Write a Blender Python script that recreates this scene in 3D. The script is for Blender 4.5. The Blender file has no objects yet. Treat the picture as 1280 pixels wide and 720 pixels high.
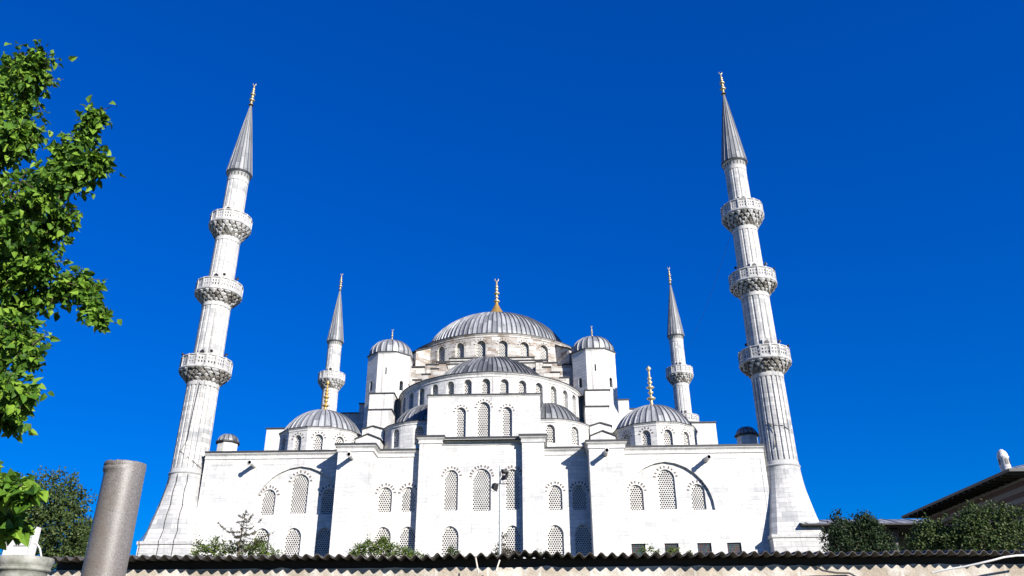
import bpy, math, random
from mathutils import Vector, Matrix, noise as mnoise
R = math.radians; PI = math.pi
C = bpy.context.scene.collection
random.seed(7)
SUN_AZ, SUN_EL = R(40), R(23.5)      # azimuth measured right of the facade normal
YAW = R(-1.5)
CY_, SY_ = math.cos(YAW), math.sin(YAW)
O = Vector((-2.8207, 72.0034, 0))  # middle of the facade at street level
TERR = 7.4                          # terrace level the mosque stands on

# ------------------------------------------------------------------ camera
F = 1000.0
up = Vector((-14.0, 2053.0, F)).normalized()
yw = (Vector((0, 0, 1)) - up * up.z).normalized()
xw = Vector((up.y * yw.z - up.z * yw.y, up.z * yw.x - up.x * yw.z, up.x * yw.y - up.y * yw.x))
if xw.x < 0: xw = -xw
CAM = Vector((0, 0, 1.6))
ROW = (xw, yw, up)                  # camera (right, up, forward) -> world
def ray(px, py):
    c = Vector(((px - 640) / F, -(py - 360) / F, 1))
    return Vector((xw.dot(c), yw.dot(c), up.dot(c)))
def at(px, py, Y):
    r = ray(px, py); return CAM + r * (Y / r.y)
cd = bpy.data.cameras.new('camera'); cam = bpy.data.objects.new('camera', cd); C.objects.link(cam)
cd.sensor_width = 36; cd.lens = 36 * F / 1280; cd.clip_end = 4000; cd.clip_start = .1
m = Matrix(((xw.x, xw.y, -xw.z, 0), (yw.x, yw.y, -yw.z, 0), (up.x, up.y, -up.z, 0), (0, 0, 0, 1)))
cam.matrix_world = Matrix.Translation(CAM) @ m
bpy.context.scene.camera = cam

# ------------------------------------------------------------------ light
sc = bpy.context.scene
W = bpy.data.worlds.new('World'); sc.world = W; W.use_nodes = True
nt = W.node_tree; bg = nt.nodes['Background']
sky = nt.nodes.new('ShaderNodeTexSky'); sky.sky_type = 'NISHITA'; sky.sun_disc = False
sv = Vector((math.sin(SUN_AZ) * CY_ + math.cos(SUN_AZ) * SY_, math.sin(SUN_AZ) * SY_ - math.cos(SUN_AZ) * CY_, math.tan(SUN_EL))).normalized()
sky.sun_elevation = SUN_EL; sky.sun_rotation = math.atan2(sv.x, sv.y)
sky.altitude = 0; sky.air_density = 1.0; sky.dust_density = 0.0; sky.ozone_density = 6.0
hs = nt.nodes.new('ShaderNodeHueSaturation'); hs.inputs['Saturation'].default_value = 2.9
hs.inputs['Hue'].default_value = .534
gm = nt.nodes.new('ShaderNodeGamma'); gm.inputs[1].default_value = .60
nt.links.new(sky.outputs[0], gm.inputs[0]); nt.links.new(gm.outputs[0], hs.inputs['Color']); nt.links.new(hs.outputs[0], bg.inputs[0])
bg.inputs[1].default_value = .15
sl = bpy.data.lights.new('sun', 'SUN'); so = bpy.data.objects.new('sun', sl); C.objects.link(so)
sl.energy = 5.0; sl.angle = R(.5); sl.color = (1, .945, .865)
so.rotation_euler = sv.to_track_quat('Z', 'Y').to_euler()
so.location = sv * 200
vs = sc.view_settings; vs.view_transform = 'Standard'; vs.look = 'None'; vs.exposure = .83; vs.gamma = 1
sc.cycles.max_bounces = 5; sc.cycles.diffuse_bounces = 1; sc.cycles.transparent_max_bounces = 4

# ------------------------------------------------------------------ materials
def mat(name):
    M_ = bpy.data.materials.new(name); M_.use_nodes = True
    return M_, M_.node_tree, M_.node_tree.nodes['Principled BSDF']
def N(t, typ, **kw):
    n = t.nodes.new(typ)
    for k, v in kw.items():
        if k in n.inputs: n.inputs[k].default_value = v
        else: setattr(n, k, v)
    return n
def ramp(t, src, stops):
    n = t.nodes.new('ShaderNodeValToRGB'); cr = n.color_ramp
    while len(cr.elements) < len(stops): cr.elements.new(.5)
    for e, (p, c) in zip(cr.elements, stops):
        e.position = p; e.color = (*c, 1) if len(c) == 3 else c
    t.links.new(src, n.inputs[0]); return n.outputs[0]
def mix(t, fac, a, b, typ='MIX'):
    n = t.nodes.new('ShaderNodeMix'); n.data_type = 'RGBA'; n.blend_type = typ
    for v, i in ((fac, 0), (a, 6), (b, 7)):
        if hasattr(v, 'is_linked'): t.links.new(v, n.inputs[i])
        elif i == 0: n.inputs[0].default_value = v
        else: n.inputs[i].default_value = (*v, 1)
    return n.outputs[2]
def uvmap(t, sx=1, sy=1):
    tc = N(t, 'ShaderNodeTexCoord'); mp = N(t, 'ShaderNodeMapping'); mp.inputs['Scale'].default_value = (sx, sy, 1)
    t.links.new(tc.outputs['UV'], mp.inputs[0]); return mp.outputs[0]
def noise(t, vec, scale, detail=4, rough=.6):
    n = N(t, 'ShaderNodeTexNoise', Scale=scale, Detail=detail, Roughness=rough)
    if vec is not None: t.links.new(vec, n.inputs['Vector'])
    return n.outputs[0]
def bump(t, b, h, strength, dist=.02):
    n = N(t, 'ShaderNodeBump', Strength=strength, Distance=dist); t.links.new(h, n.inputs['Height'])
    t.links.new(n.outputs[0], b.inputs['Normal'])

def stone(name, c1, c2, grey, mortar, bw=1.15, bh=.42, greyamt=.5, streak=.5, tan=None):
    M_, t, b = mat(name)
    uv = uvmap(t)
    br = N(t, 'ShaderNodeTexBrick', offset=.5, offset_frequency=2, squash=1.35, squash_frequency=3)
    br.inputs['Scale'].default_value = 1; br.inputs['Mortar Size'].default_value = .013
    br.inputs['Brick Width'].default_value = bw; br.inputs['Row Height'].default_value = bh
    br.inputs['Color1'].default_value = (0, 0, 0, 1); br.inputs['Color2'].default_value = (1, 1, 1, 1)
    br.inputs['Mortar'].default_value = (.5, .5, .5, 1); br.inputs['Mortar Smooth'].default_value = .3
    t.links.new(uv, br.inputs['Vector'])
    big = noise(t, uvmap(t, 1, 1.6), .22, 4, .65)
    pick = N(t, 'ShaderNodeMath', operation='MULTIPLY'); t.links.new(br.outputs[0], pick.inputs[0])
    t.links.new(ramp(t, big, [(.40, (0, 0, 0)), (.66, (1, 1, 1))]), pick.inputs[1])
    pk = N(t, 'ShaderNodeMath', operation='MULTIPLY'); t.links.new(pick.outputs[0], pk.inputs[0]); pk.inputs[1].default_value = greyamt
    base = mix(t, br.outputs[0], c1, c2)
    col = mix(t, pk.outputs[0], base, grey)
    if tan:
        tb = noise(t, uvmap(t, .9, 2.2), .9, 2)
        tn = N(t, 'ShaderNodeMath', operation='MULTIPLY'); t.links.new(ramp(t, br.outputs[0], [(.5, (0, 0, 0)), (.62, (1, 1, 1))]), tn.inputs[0])
        t.links.new(ramp(t, tb, [(.42, (0, 0, 0)), (.56, (1, 1, 1))]), tn.inputs[1])
        col = mix(t, tn.outputs[0], col, tan)
    fine = noise(t, uvmap(t, .8, 3.2), 2.2, 6, .7)      # bedding marks in the marble
    col = mix(t, ramp(t, fine, [(.48, (0, 0, 0)), (.70, (.6, .6, .6))]), col, grey)
    st = noise(t, uvmap(t, 2.6, .12), 1.0, 5, .7)       # rain streaks
    col = mix(t, ramp(t, st, [(.57, (0, 0, 0)), (.78, (streak, streak, streak))]), col, (.22, .21, .20))
    # long runs of soot washed down from the cornice
    tc = N(t, 'ShaderNodeTexCoord'); sp = N(t, 'ShaderNodeSeparateXYZ'); t.links.new(tc.outputs['UV'], sp.inputs[0])
    hz = N(t, 'ShaderNodeMapRange'); t.links.new(sp.outputs[1], hz.inputs[0]); hz.inputs[1].default_value = 14.0; hz.inputs[2].default_value = 20.0
    rn = noise(t, uvmap(t, 3.3, .05), 1.0, 3, .6); zn = noise(t, uvmap(t, .22, .05), 1.0, 2)
    m1 = N(t, 'ShaderNodeMath', operation='MULTIPLY'); t.links.new(ramp(t, rn, [(.52, (0, 0, 0)), (.68, (1, 1, 1))]), m1.inputs[0]); t.links.new(ramp(t, zn, [(.46, (0, 0, 0)), (.62, (1, 1, 1))]), m1.inputs[1])
    m2 = N(t, 'ShaderNodeMath', operation='MULTIPLY'); t.links.new(m1.outputs[0], m2.inputs[0]); t.links.new(hz.outputs[0], m2.inputs[1])
    m3 = N(t, 'ShaderNodeMath', operation='MULTIPLY'); t.links.new(m2.outputs[0], m3.inputs[0]); m3.inputs[1].default_value = streak
    col = mix(t, m3.outputs[0], col, (.13, .12, .11))
    col = mix(t, br.outputs['Fac'], col, mortar)
    t.links.new(col, b.inputs['Base Color']); b.inputs['Roughness'].default_value = .75
    inv = N(t, 'ShaderNodeMath', operation='SUBTRACT'); inv.inputs[0].default_value = 1; t.links.new(br.outputs['Fac'], inv.inputs[1])
    ad = N(t, 'ShaderNodeMath', operation='ADD'); t.links.new(inv.outputs[0], ad.inputs[0]); t.links.new(fine, ad.inputs[1])
    bump(t, b, ad.outputs[0], .35, .02)
    return M_
MAT = {}
MAT['stone'] = stone('white_marble', (.66, .65, .62), (.59, .585, .565), (.31, .32, .33), (.32, .315, .30), greyamt=.72, streak=.7, bh=.36, bw=.95)
MAT['old'] = stone('weathered_limestone', (.56, .535, .49), (.43, .41, .38), (.26, .26, .255), (.20, .185, .165), bw=1.0, bh=.45, greyamt=.9, streak=.5, tan=(.24, .19, .145))
MAT['tower'] = stone('minaret_stone', (.56, .55, .53), (.47, .47, .455), (.25, .26, .27), (.22, .215, .20), bw=.9, bh=.42, greyamt=1.0, streak=.8)

def plain(name, c, rough=.7, noise_amt=.0, nscale=3, c2=None, metal=0, bmp=0):
    M_, t, b = mat(name)
    b.inputs['Roughness'].default_value = rough; b.inputs['Metallic'].default_value = metal
    tc = N(t, 'ShaderNodeTexCoord'); n = noise(t, tc.outputs['Object'], nscale, 5, .65)
    c2 = c2 or tuple(x * .7 for x in c)
    t.links.new(mix(t, ramp(t, n, [(.35, (0, 0, 0)), (.68, (1, 1, 1))]), c, c2), b.inputs['Base Color'])
    if bmp: bump(t, b, n, bmp)
    return M_
MAT['plaster'] = plain('lattice_plaster', (.56, .55, .525), .8, nscale=1.1, c2=(.42, .41, .385))
MAT['pane'] = plain('window_glass', (.012, .014, .018), .25)
MAT['voussoir'] = plain('dark_voussoir_stone', (.085, .07, .06), .8, nscale=4, c2=(.15, .125, .11))
MAT['flash'] = plain('lead_flashing', (.035, .037, .04), .6, nscale=1.5, c2=(.022, .023, .025))
MAT['crust'] = plain('sooty_crust', (.035, .032, .028), .9, nscale=3, c2=(.34, .32, .29))
MAT['gold'] = plain('gilded_copper', (.62, .38, .10), .4, nscale=4, c2=(.42, .26, .07), metal=.6)
MAT['pale_gold'] = plain('pale_gilt', (.66, .56, .34), .4, nscale=4, c2=(.46, .36, .18), metal=.6)
MAT['dark'] = plain('dark_metal', (.018, .018, .02), .5)
MAT['steel'] = plain('galvanised_pole', (.42, .46, .45), .45, nscale=3, metal=.3)
MAT['cable'] = plain('black_cable', (.05, .048, .045), .7)
MAT['pale_cable'] = plain('pale_cable', (.66, .66, .63), .6)
MAT['wood'] = plain('bare_lath', (.62, .56, .47), .8, nscale=6)
MAT['trunk'] = plain('bark', (.10, .075, .05), .9, nscale=5, bmp=.5)
MAT['earth'] = plain('dry_earth', (.07, .065, .045), .95, nscale=.25, c2=(.04, .055, .02), bmp=.4)
MAT['whiteboard'] = plain('white_panel', (.58, .58, .575), .5, nscale=2, c2=(.50, .50, .49))
MAT['grey_ink'] = plain('grey_lettering', (.30, .31, .33), .6)
MAT['timber'] = plain('dark_eave_timber', (.035, .030, .026), .8, nscale=3)

def lead(name, step, c1, c2):
    M_, t, b = mat(name)
    tc = N(t, 'ShaderNodeTexCoord'); sp = N(t, 'ShaderNodeSeparateXYZ'); t.links.new(tc.outputs['UV'], sp.inputs[0])
    du = N(t, 'ShaderNodeMath', operation='DIVIDE'); t.links.new(sp.outputs[0], du.inputs[0]); du.inputs[1].default_value = step
    fl = N(t, 'ShaderNodeMath', operation='FLOOR'); t.links.new(du.outputs[0], fl.inputs[0])
    dv = N(t, 'ShaderNodeMath', operation='DIVIDE'); t.links.new(sp.outputs[1], dv.inputs[0]); dv.inputs[1].default_value = 2.1
    wn = N(t, 'ShaderNodeTexWhiteNoise', noise_dimensions='1D'); t.links.new(fl.outputs[0], wn.inputs['W'])
    ad = N(t, 'ShaderNodeMath', operation='ADD'); t.links.new(dv.outputs[0], ad.inputs[0]); t.links.new(wn.outputs[0], ad.inputs[1])
    fv = N(t, 'ShaderNodeMath', operation='FLOOR'); t.links.new(ad.outputs[0], fv.inputs[0])
    cb = N(t, 'ShaderNodeCombineXYZ'); t.links.new(fl.outputs[0], cb.inputs[0]); t.links.new(fv.outputs[0], cb.inputs[1])
    w2 = N(t, 'ShaderNodeTexWhiteNoise', noise_dimensions='2D'); t.links.new(cb.outputs[0], w2.inputs['Vector'])
    col = mix(t, w2.outputs[0], c1, c2)
    st = noise(t, uvmap(t, 3, .35), 1.0, 5, .7)
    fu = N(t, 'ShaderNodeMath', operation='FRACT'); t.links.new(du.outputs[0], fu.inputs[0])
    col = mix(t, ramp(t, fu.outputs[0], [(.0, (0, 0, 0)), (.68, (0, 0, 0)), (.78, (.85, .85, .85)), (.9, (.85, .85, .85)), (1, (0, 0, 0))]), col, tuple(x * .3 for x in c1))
    col = mix(t, ramp(t, st, [(.45, (0, 0, 0)), (.72, (.85, .85, .85))]), col, tuple(x * .35 for x in c1))
    fr = N(t, 'ShaderNodeMath', operation='FRACT'); t.links.new(ad.outputs[0], fr.inputs[0])
    col = mix(t, ramp(t, fr.outputs[0], [(0, (1, 1, 1)), (.03, (0, 0, 0))]), col, tuple(x * .3 for x in c1))
    t.links.new(col, b.inputs['Base Color']); b.inputs['Roughness'].default_value = .5; b.inputs['Metallic'].default_value = .15
    bump(t, b, st, .3, .03)
    return M_
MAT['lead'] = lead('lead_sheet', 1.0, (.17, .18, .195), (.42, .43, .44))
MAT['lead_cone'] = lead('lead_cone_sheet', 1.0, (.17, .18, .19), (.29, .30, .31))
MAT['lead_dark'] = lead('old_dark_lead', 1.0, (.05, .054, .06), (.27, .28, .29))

def leafmat(name, c1, c2, c3, trans=.35):
    M_, t, b = mat(name)
    g = N(t, 'ShaderNodeNewGeometry')
    col = ramp(t, g.outputs['Random Per Island'], [(0, c1), (.55, c2), (1, c3)])
    t.links.new(col, b.inputs['Base Color']); b.inputs['Roughness'].default_value = .6; b.inputs['Specular IOR Level'].default_value = .25
    tr = N(t, 'ShaderNodeBsdfTranslucent'); t.links.new(col, tr.inputs[0])
    ms = N(t, 'ShaderNodeMixShader'); ms.inputs[0].default_value = trans
    t.links.new(b.outputs[0], ms.inputs[1]); t.links.new(tr.outputs[0], ms.inputs[2])
    t.links.new(ms.outputs[0], t.nodes['Material Output'].inputs[0]); return M_
MAT['leaf_near'] = leafmat('broad_leaf', (.02, .06, .006), (.085, .19, .016), (.22, .36, .035), .28)
MAT['leaf_dark'] = leafmat('evergreen_leaf', (.018, .036, .009), (.045, .075, .017), (.10, .13, .04), .15)
MAT['leaf_conifer'] = leafmat('conifer_leaf', (.008, .02, .008), (.02, .04, .012), (.05, .075, .025), .1)
MAT['leaf_mid'] = leafmat('bush_leaf', (.03, .058, .01), (.085, .135, .02), (.17, .21, .045), .22)
MAT['needle'] = leafmat('dry_needles', (.02, .022, .012), (.05, .05, .025), (.09, .08, .04), .1)

def granite():
    M_, t, b = mat('speckled_granite')
    tc = N(t, 'ShaderNodeTexCoord'); o = tc.outputs['Object']
    f = noise(t, o, 75, 3, .8); g = noise(t, o, 1.7, 4, .6)
    col = mix(t, ramp(t, f, [(.32, (0, 0, 0)), (.68, (1, 1, 1))]), (.06, .05, .043), (.235, .222, .215))
    col = mix(t, ramp(t, g, [(.48, (0, 0, 0)), (.72, (.7, .7, .7))]), col, (.125, .095, .07))
    s = noise(t, o, 7, 5, .75)
    col = mix(t, ramp(t, s, [(.66, (0, 0, 0)), (.74, (1, 1, 1))]), col, (.06, .055, .05))
    t.links.new(col, b.inputs['Base Color']); b.inputs['Roughness'].default_value = .45
    bump(t, b, f, .25, .006); return M_
MAT['granite'] = granite()
MAT['mossy'] = plain('lichened_marble', (.33, .33, .30), .85, nscale=7, c2=(.13, .135, .105), bmp=.5)

def wallmat():
    M_, t, b = mat('rubble_boundary_wall')
    uv = uvmap(t)
    br = N(t, 'ShaderNodeTexBrick'); br.inputs['Scale'].default_value = 1; br.inputs['Mortar Size'].default_value = .02
    br.inputs['Brick Width'].default_value = .85; br.inputs['Row Height'].default_value = .36
    br.inputs['Color1'].default_value = (.46, .41, .34, 1); br.inputs['Color2'].default_value = (.33, .285, .225, 1); br.inputs['Mortar'].default_value = (.58, .55, .50, 1)
    t.links.new(uv, br.inputs['Vector'])
    n = noise(t, uv, 6, 8, .75)
    col = mix(t, ramp(t, n, [(.42, (0, 0, 0)), (.7, (.9, .9, .9))]), br.outputs[0], (.25, .20, .15))
    n2 = noise(t, uv, 1.5, 5, .7)
    col = mix(t, ramp(t, n2, [(.45, (0, 0, 0)), (.6, (.8, .8, .8))]), col, (.62, .60, .56))
    t.links.new(col, b.inputs['Base Color']); b.inputs['Roughness'].default_value = .9
    bump(t, b, n, .9, .04); return M_
MAT['wall'] = wallmat()
MAT['sheet'] = plain('fibre_cement_sheet', (.085, .075, .065), .85, nscale=4, c2=(.045, .042, .038))
def striped():
    M_, t, b = mat('striped_brick_and_stone')
    tc = N(t, 'ShaderNodeTexCoord'); sp = N(t, 'ShaderNodeSeparateXYZ'); t.links.new(tc.outputs['UV'], sp.inputs[0])
    dv = N(t, 'ShaderNodeMath', operation='DIVIDE'); t.links.new(sp.outputs[1], dv.inputs[0]); dv.inputs[1].default_value = .62
    fr = N(t, 'ShaderNodeMath', operation='FRACT'); t.links.new(dv.outputs[0], fr.inputs[0])
    n = noise(t, uvmap(t), 3, 5, .7)
    a = mix(t, n, (.15, .08, .06), (.09, .05, .04)); s_ = mix(t, n, (.28, .25, .215), (.17, .15, .13))
    t.links.new(mix(t, ramp(t, fr.outputs[0], [(.5, (0, 0, 0)), (.52, (1, 1, 1))]), a, s_), b.inputs['Base Color'])
    b.inputs['Roughness'].default_value = .85; bump(t, b, n, .5); return M_
MAT['striped'] = striped()
def stained():
    M_, t, b = mat('coloured_leaded_glass')
    tc = N(t, 'ShaderNodeTexCoord'); sp = N(t, 'ShaderNodeVectorMath', operation='SCALE'); sp.inputs['Scale'].default_value = 6.3
    t.links.new(tc.outputs['UV'], sp.inputs[0])
    fl = N(t, 'ShaderNodeVectorMath', operation='FLOOR'); t.links.new(sp.outputs[0], fl.inputs[0])
    w = N(t, 'ShaderNodeTexWhiteNoise', noise_dimensions='2D'); t.links.new(fl.outputs[0], w.inputs['Vector'])
    c = ramp(t, w.outputs[0], [(0, (.02, .07, .09)), (.3, (.05, .12, .12)), (.55, (.16, .05, .03)), (.8, (.03, .04, .10)), (1, (.14, .12, .06))])
    t.links.new(c, b.inputs['Base Color']); b.inputs['Roughness'].default_value = .3; return M_
MAT['stained'] = stained()

# ------------------------------------------------------------------ mesh builder
class MB:
    def __init__(s): s.v = []; s.f = []; s.m = []; s.uv = []; s.sm = []
    def face(s, pts, m=0, uv=None, smooth=False):
        i = len(s.v); s.v += [tuple(p) for p in pts]; s.f.append(tuple(range(i, i + len(pts)))); s.m.append(m); s.sm.append(smooth)
        if uv is None:
            a, b_, c = Vector(pts[0]), Vector(pts[1]), Vector(pts[2]); n = (b_ - a).cross(c - b_)
            if n.length > 0: n.normalize()
            if abs(n.z) > .75 or n.length == 0: uv = [(p[0], p[1]) for p in pts]
            else:
                t = Vector((-n.y, n.x, 0)).normalized()
                if t.x < 0: t = -t
                k = n.x * a.x + n.y * a.y
                uv = [(t.x * p[0] + t.y * p[1] + .37 * k, p[2]) for p in pts]
        s.uv += [tuple(q) for q in uv]
    def box(s, x0, x1, y0, y1, z0, z1, m=0, mtop=None, bottom=True):
        a, b_, c, d = (x0, y0), (x1, y0), (x1, y1), (x0, y1)
        for p, q in ((a, b_), (b_, c), (c, d), (d, a)):
            s.face([(*p, z0), (*q, z0), (*q, z1), (*p, z1)], m)
        s.face([(*a, z1), (*b_, z1), (*c, z1), (*d, z1)], m if mtop is None else mtop)
        if bottom: s.face([(*d, z0), (*c, z0), (*b_, z0), (*a, z0)], m)
    def grid(s, rows, m=0, closed=False, smooth=True, uvs=None):
        base = len(s.v); n = len(rows[0])
        for r in rows: s.v += [tuple(p) for p in r]
        for i in range(len(rows) - 1):
            for j in range(n if closed else n - 1):
                k = (j + 1) % n
                s.f.append((base + i * n + j, base + i * n + k, base + (i + 1) * n + k, base + (i + 1) * n + j)); s.m.append(m); s.sm.append(smooth)
                if uvs:
                    u = uvs; jj = j + 1
                    s.uv += [u[i][j], u[i][jj], u[i + 1][jj], u[i + 1][j]]
                else: s.uv += [(rows[i][j][0], rows[i][j][2]), (rows[i][k][0], rows[i][k][2]), (rows[i + 1][k][0], rows[i + 1][k][2]), (rows[i + 1][j][0], rows[i + 1][j][2])]
    def tube(s, pts, rad, m=0, n=6):
        pts = [Vector(p) for p in pts]; rows = []
        if not hasattr(rad, '__len__'): rad = [rad] * len(pts)
        L = 0; uvs = []
        for i, p in enumerate(pts):
            d = (pts[min(i + 1, len(pts) - 1)] - pts[max(i - 1, 0)]).normalized()
            a = d.orthogonal().normalized() if abs(d.z) > .9 else Vector((0, 0, 1)).cross(d).normalized()
            if abs(d.z) > .9: a = (Vector((1, 0, 0)) - d * d.x).normalized()
            b_ = d.cross(a)
            if i: L += (p - pts[i - 1]).length
            rows.append([p + (a * math.cos(2 * PI * j / n) + b_ * math.sin(2 * PI * j / n)) * rad[i] for j in range(n)])
            uvs.append([(j * rad[i], L) for j in range(n + 1)])
        s.grid(rows, m, True, True, uvs); s.face(rows[0], m); s.face(rows[-1], m)
    def lathe(s, prof, n=24, m=0, c=(0, 0), a0=0, a1=2 * PI, smooth=True, cap=False):
        full = abs(a1 - a0) > 6.28; k = n if full else n + 1; rows = []; uvs = []; L = 0; rr = max(p[0] for p in prof)
        for i, (r, z) in enumerate(prof):
            if i: L += math.hypot(r - prof[i - 1][0], z - prof[i - 1][1])
            rows.append([(c[0] + r * math.sin(a0 + (a1 - a0) * j / n), c[1] - r * math.cos(a0 + (a1 - a0) * j / n), z) for j in range(k)])
            uvs.append([(rr * (a0 + (a1 - a0) * j / n), z if prof[0][1] != z or i == 0 else L) for j in range(n + 1)])
        s.grid(rows, m, full, smooth, uvs)
        if cap: s.face(rows[0], m); s.face(rows[-1], m)
    def build(s, name, mats, parent=None, loc=None):
        me = bpy.data.meshes.new(name); me.from_pydata(s.v, [], s.f)
        for x in (mats if isinstance(mats, (list, tuple)) else [mats]): me.materials.append(MAT[x])
        me.polygons.foreach_set('material_index', s.m); me.polygons.foreach_set('use_smooth', s.sm)
        ul = me.uv_layers.new(name='UVMap'); flat = [c for q in s.uv for c in q]
        ul.data.foreach_set('uv', flat); me.update()
        o = bpy.data.objects.new(name, me); C.objects.link(o)
        if parent: o.parent = parent
        if loc is not None: o.location = loc
        return o
def empty(name, loc, rz=0):
    o = bpy.data.objects.new(name, None); C.objects.link(o); o.location = loc; o.rotation_euler = (0, 0, rz); o.empty_display_size = .3; return o
def tag(o, label, cat, group=None):
    o['label'] = label; o['category'] = cat
    if group: o['group'] = group
    return o
def structure(o): o['kind'] = 'structure'; return o
def L2W(u, v, z): return Vector((O.x + u * CY_ - v * SY_, O.y + u * SY_ + v * CY_, z))
def copy_tree(o, parent=None):
    c = o.copy(); C.objects.link(c)
    if parent: c.parent = parent
    for ch in list(o.children): copy_tree(ch, c)
    return c

# ---- walls with openings
def frame(A, B):
    A = Vector((A[0], A[1])); B = Vector((B[0], B[1])); d = (B - A).normalized(); out = Vector((d.y, -d.x))
    return lambda a, b, o=0: (A.x + d.x * a + out.x * o, A.y + d.y * a + out.y * o, b)
def arch_pts(cx, w, z1, rise, n=7):
    h = w / 2
    if rise <= h * 1.02:
        L = [(cx - h * math.cos(t), z1 - rise + rise * math.sin(t)) for t in [PI / 2 * i / n for i in range(n + 1)]]
    else:
        Rr = (rise * rise + h * h) / w; c0 = -h + Rr; t1 = math.acos(max(-1, min(1, c0 / Rr)))
        L = [(cx + c0 - Rr * math.cos(t1 * i / n), z1 - rise + Rr * math.sin(t1 * i / n)) for i in range(n + 1)]
    return L + [(2 * cx - x, z) for x, z in reversed(L[:-1])]
def wallpanel(mb, fr, x0, x1, z0, z1, ops, m=0, uo=0, mrev=None, maxc=3.0):
    """flat wall with arched (or square) openings and reveals; ops: (cx, w, z0, z1, rise, depth)"""
    xs = {x0, x1}; zs = {z0, z1}
    for cx, w, a, b, r, d in ops: xs |= {cx - w / 2, cx + w / 2}; zs |= {a, b}
    xs = sorted(x for x in xs if x0 <= x <= x1); zs = sorted(z for z in zs if z0 <= z <= z1)
    for i in range(len(xs) - 1):
        for j in range(len(zs) - 1):
            mx, mz = (xs[i] + xs[i + 1]) / 2, (zs[j] + zs[j + 1]) / 2
            if any(abs(mx - o[0]) < o[1] / 2 and o[2] < mz < o[3] for o in ops): continue
            q = [(xs[i], zs[j]), (xs[i + 1], zs[j]), (xs[i + 1], zs[j + 1]), (xs[i], zs[j + 1])]
            mb.face([fr(*p) for p in q], m, [(p[0] + uo, p[1]) for p in q])
    mr = m if mrev is None else mrev
    for cx, w, a, b, r, d in ops:
        if r > 0:
            ap = arch_pts(cx, w, b, r); k = len(ap) // 2
            for c, seg in (((cx - w / 2, b), ap[:k + 1]), ((cx + w / 2, b), ap[k:])):
                for p, q in zip(seg, seg[1:]):
                    t = [c, p, q]; mb.face([fr(*p_) for p_ in t], m, [(p_[0] + uo, p_[1]) for p_ in t])
        else: ap = [(cx - w / 2, b), (cx + w / 2, b)]
        out = [(cx - w / 2, a)] + ap + [(cx + w / 2, a)]
        for p, q in zip(out, out[1:] + out[:1]):
            mb.face([fr(*p), fr(*q), fr(*q, -d), fr(*p, -d)], mr, [(p[0] + uo, p[1]), (q[0] + uo, q[1]), (q[0] + uo + d, q[1]), (p[0] + uo + d, p[1])])
def inside(x, z, cx, w, a, b, r, ap):
    if z < a or z > b or abs(x - cx) > w / 2: return False
    if z < b - r: return True
    for p, q in zip(ap, ap[1:]):
        if p[0] <= x <= q[0]: return z <= p[1] + (q[1] - p[1]) * (x - p[0]) / max(1e-6, q[0] - p[0])
    return False
def lattice_window(fr, cx, w, a, b, rise, parent, depth=.26, vous=9, vl=.34, base=0):
    mb = MB(); ap = arch_pts(cx, w, b, rise); sp, row = .205, .178
    off = depth + base
    ro, ri = sp / math.sqrt(3) * 1.0, .077
    nz = int((b - a) / row) + 2; nx = int(w / sp) + 3
    th = [PI / 2 + PI / 3 * k for k in range(6)]
    for j in range(nz):
        for i in range(-nx // 2 - 1, nx // 2 + 2):
            x = cx + (i + (.5 if j % 2 else 0)) * sp; z = a + .06 + j * row
            if not inside(x, z, cx, w + .10, a - .1, b + .05, rise, [(cx + (p[0] - cx) * (w + .1) / w, p[1] + .05) for p in ap]): continue
            solid = not inside(x, z, cx, w - .16, a + .03, b - .12, rise, [(cx + (p[0] - cx) * (w - .16) / w, p[1] - .12) for p in ap])
            o_ = [(x + ro * math.cos(t), z + ro * math.sin(t) * 1.0) for t in th]
            if solid: mb.face([fr(*p, -off) for p in o_], 0)
            else:
                i_ = [(x + ri * math.cos(t), z + ri * math.sin(t)) for t in th]
                for k in range(6):
                    l = (k + 1) % 6
                    mb.face([fr(*o_[k], -off), fr(*o_[l], -off), fr(*i_[l], -off), fr(*i_[k], -off)], 0)
                    mb.face([fr(*i_[k], -off), fr(*i_[l], -off), fr(*i_[l], -off - .07), fr(*i_[k], -off - .07)], 0)
    mb.face([fr(*p, -off - .14) for p in [(cx - w / 2 - .05, a - .05)] + ap + [(cx + w / 2 + .05, a - .05)]], 1)
    if vous:
        # dark wedges between the pale ones of the arch ring
        dense = arch_pts(cx, w, b, rise, 24); acc = [0]
        for p, q in zip(dense, dense[1:]): acc.append(acc[-1] + math.hypot(q[0] - p[0], q[1] - p[1]))
        for k in range(vous):
            s_ = acc[-1] * (k + .5) / vous; i = max(0, min(len(dense) - 2, next(j for j, x in enumerate(acc) if x >= s_) - 1))
            p, q = dense[i], dense[i + 1]; t = Vector((q[0] - p[0], q[1] - p[1])).normalized(); n = Vector((-t.y, t.x)); h = .08
            l = vl * random.uniform(.85, 1.1)
            pts = [(p[0] + t.x * e * h * g + n.x * f, p[1] + t.y * e * h * g + n.y * f) for e, f, g in ((-1, .10, .7), (1, .10, .7), (1, l, 1.0), (-1, l, 1.0))]
            mb.face([fr(*x, .005 - base) for x in pts], 2)
            for x, y in zip(pts, pts[1:] + pts[:1]): mb.face([fr(*x, .005 - base), fr(*y, .005 - base), fr(*y, -.02 - base), fr(*x, -.02 - base)], 2)
    return mb.build('window', ['plaster', 'pane', 'voussoir'], parent)
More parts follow.
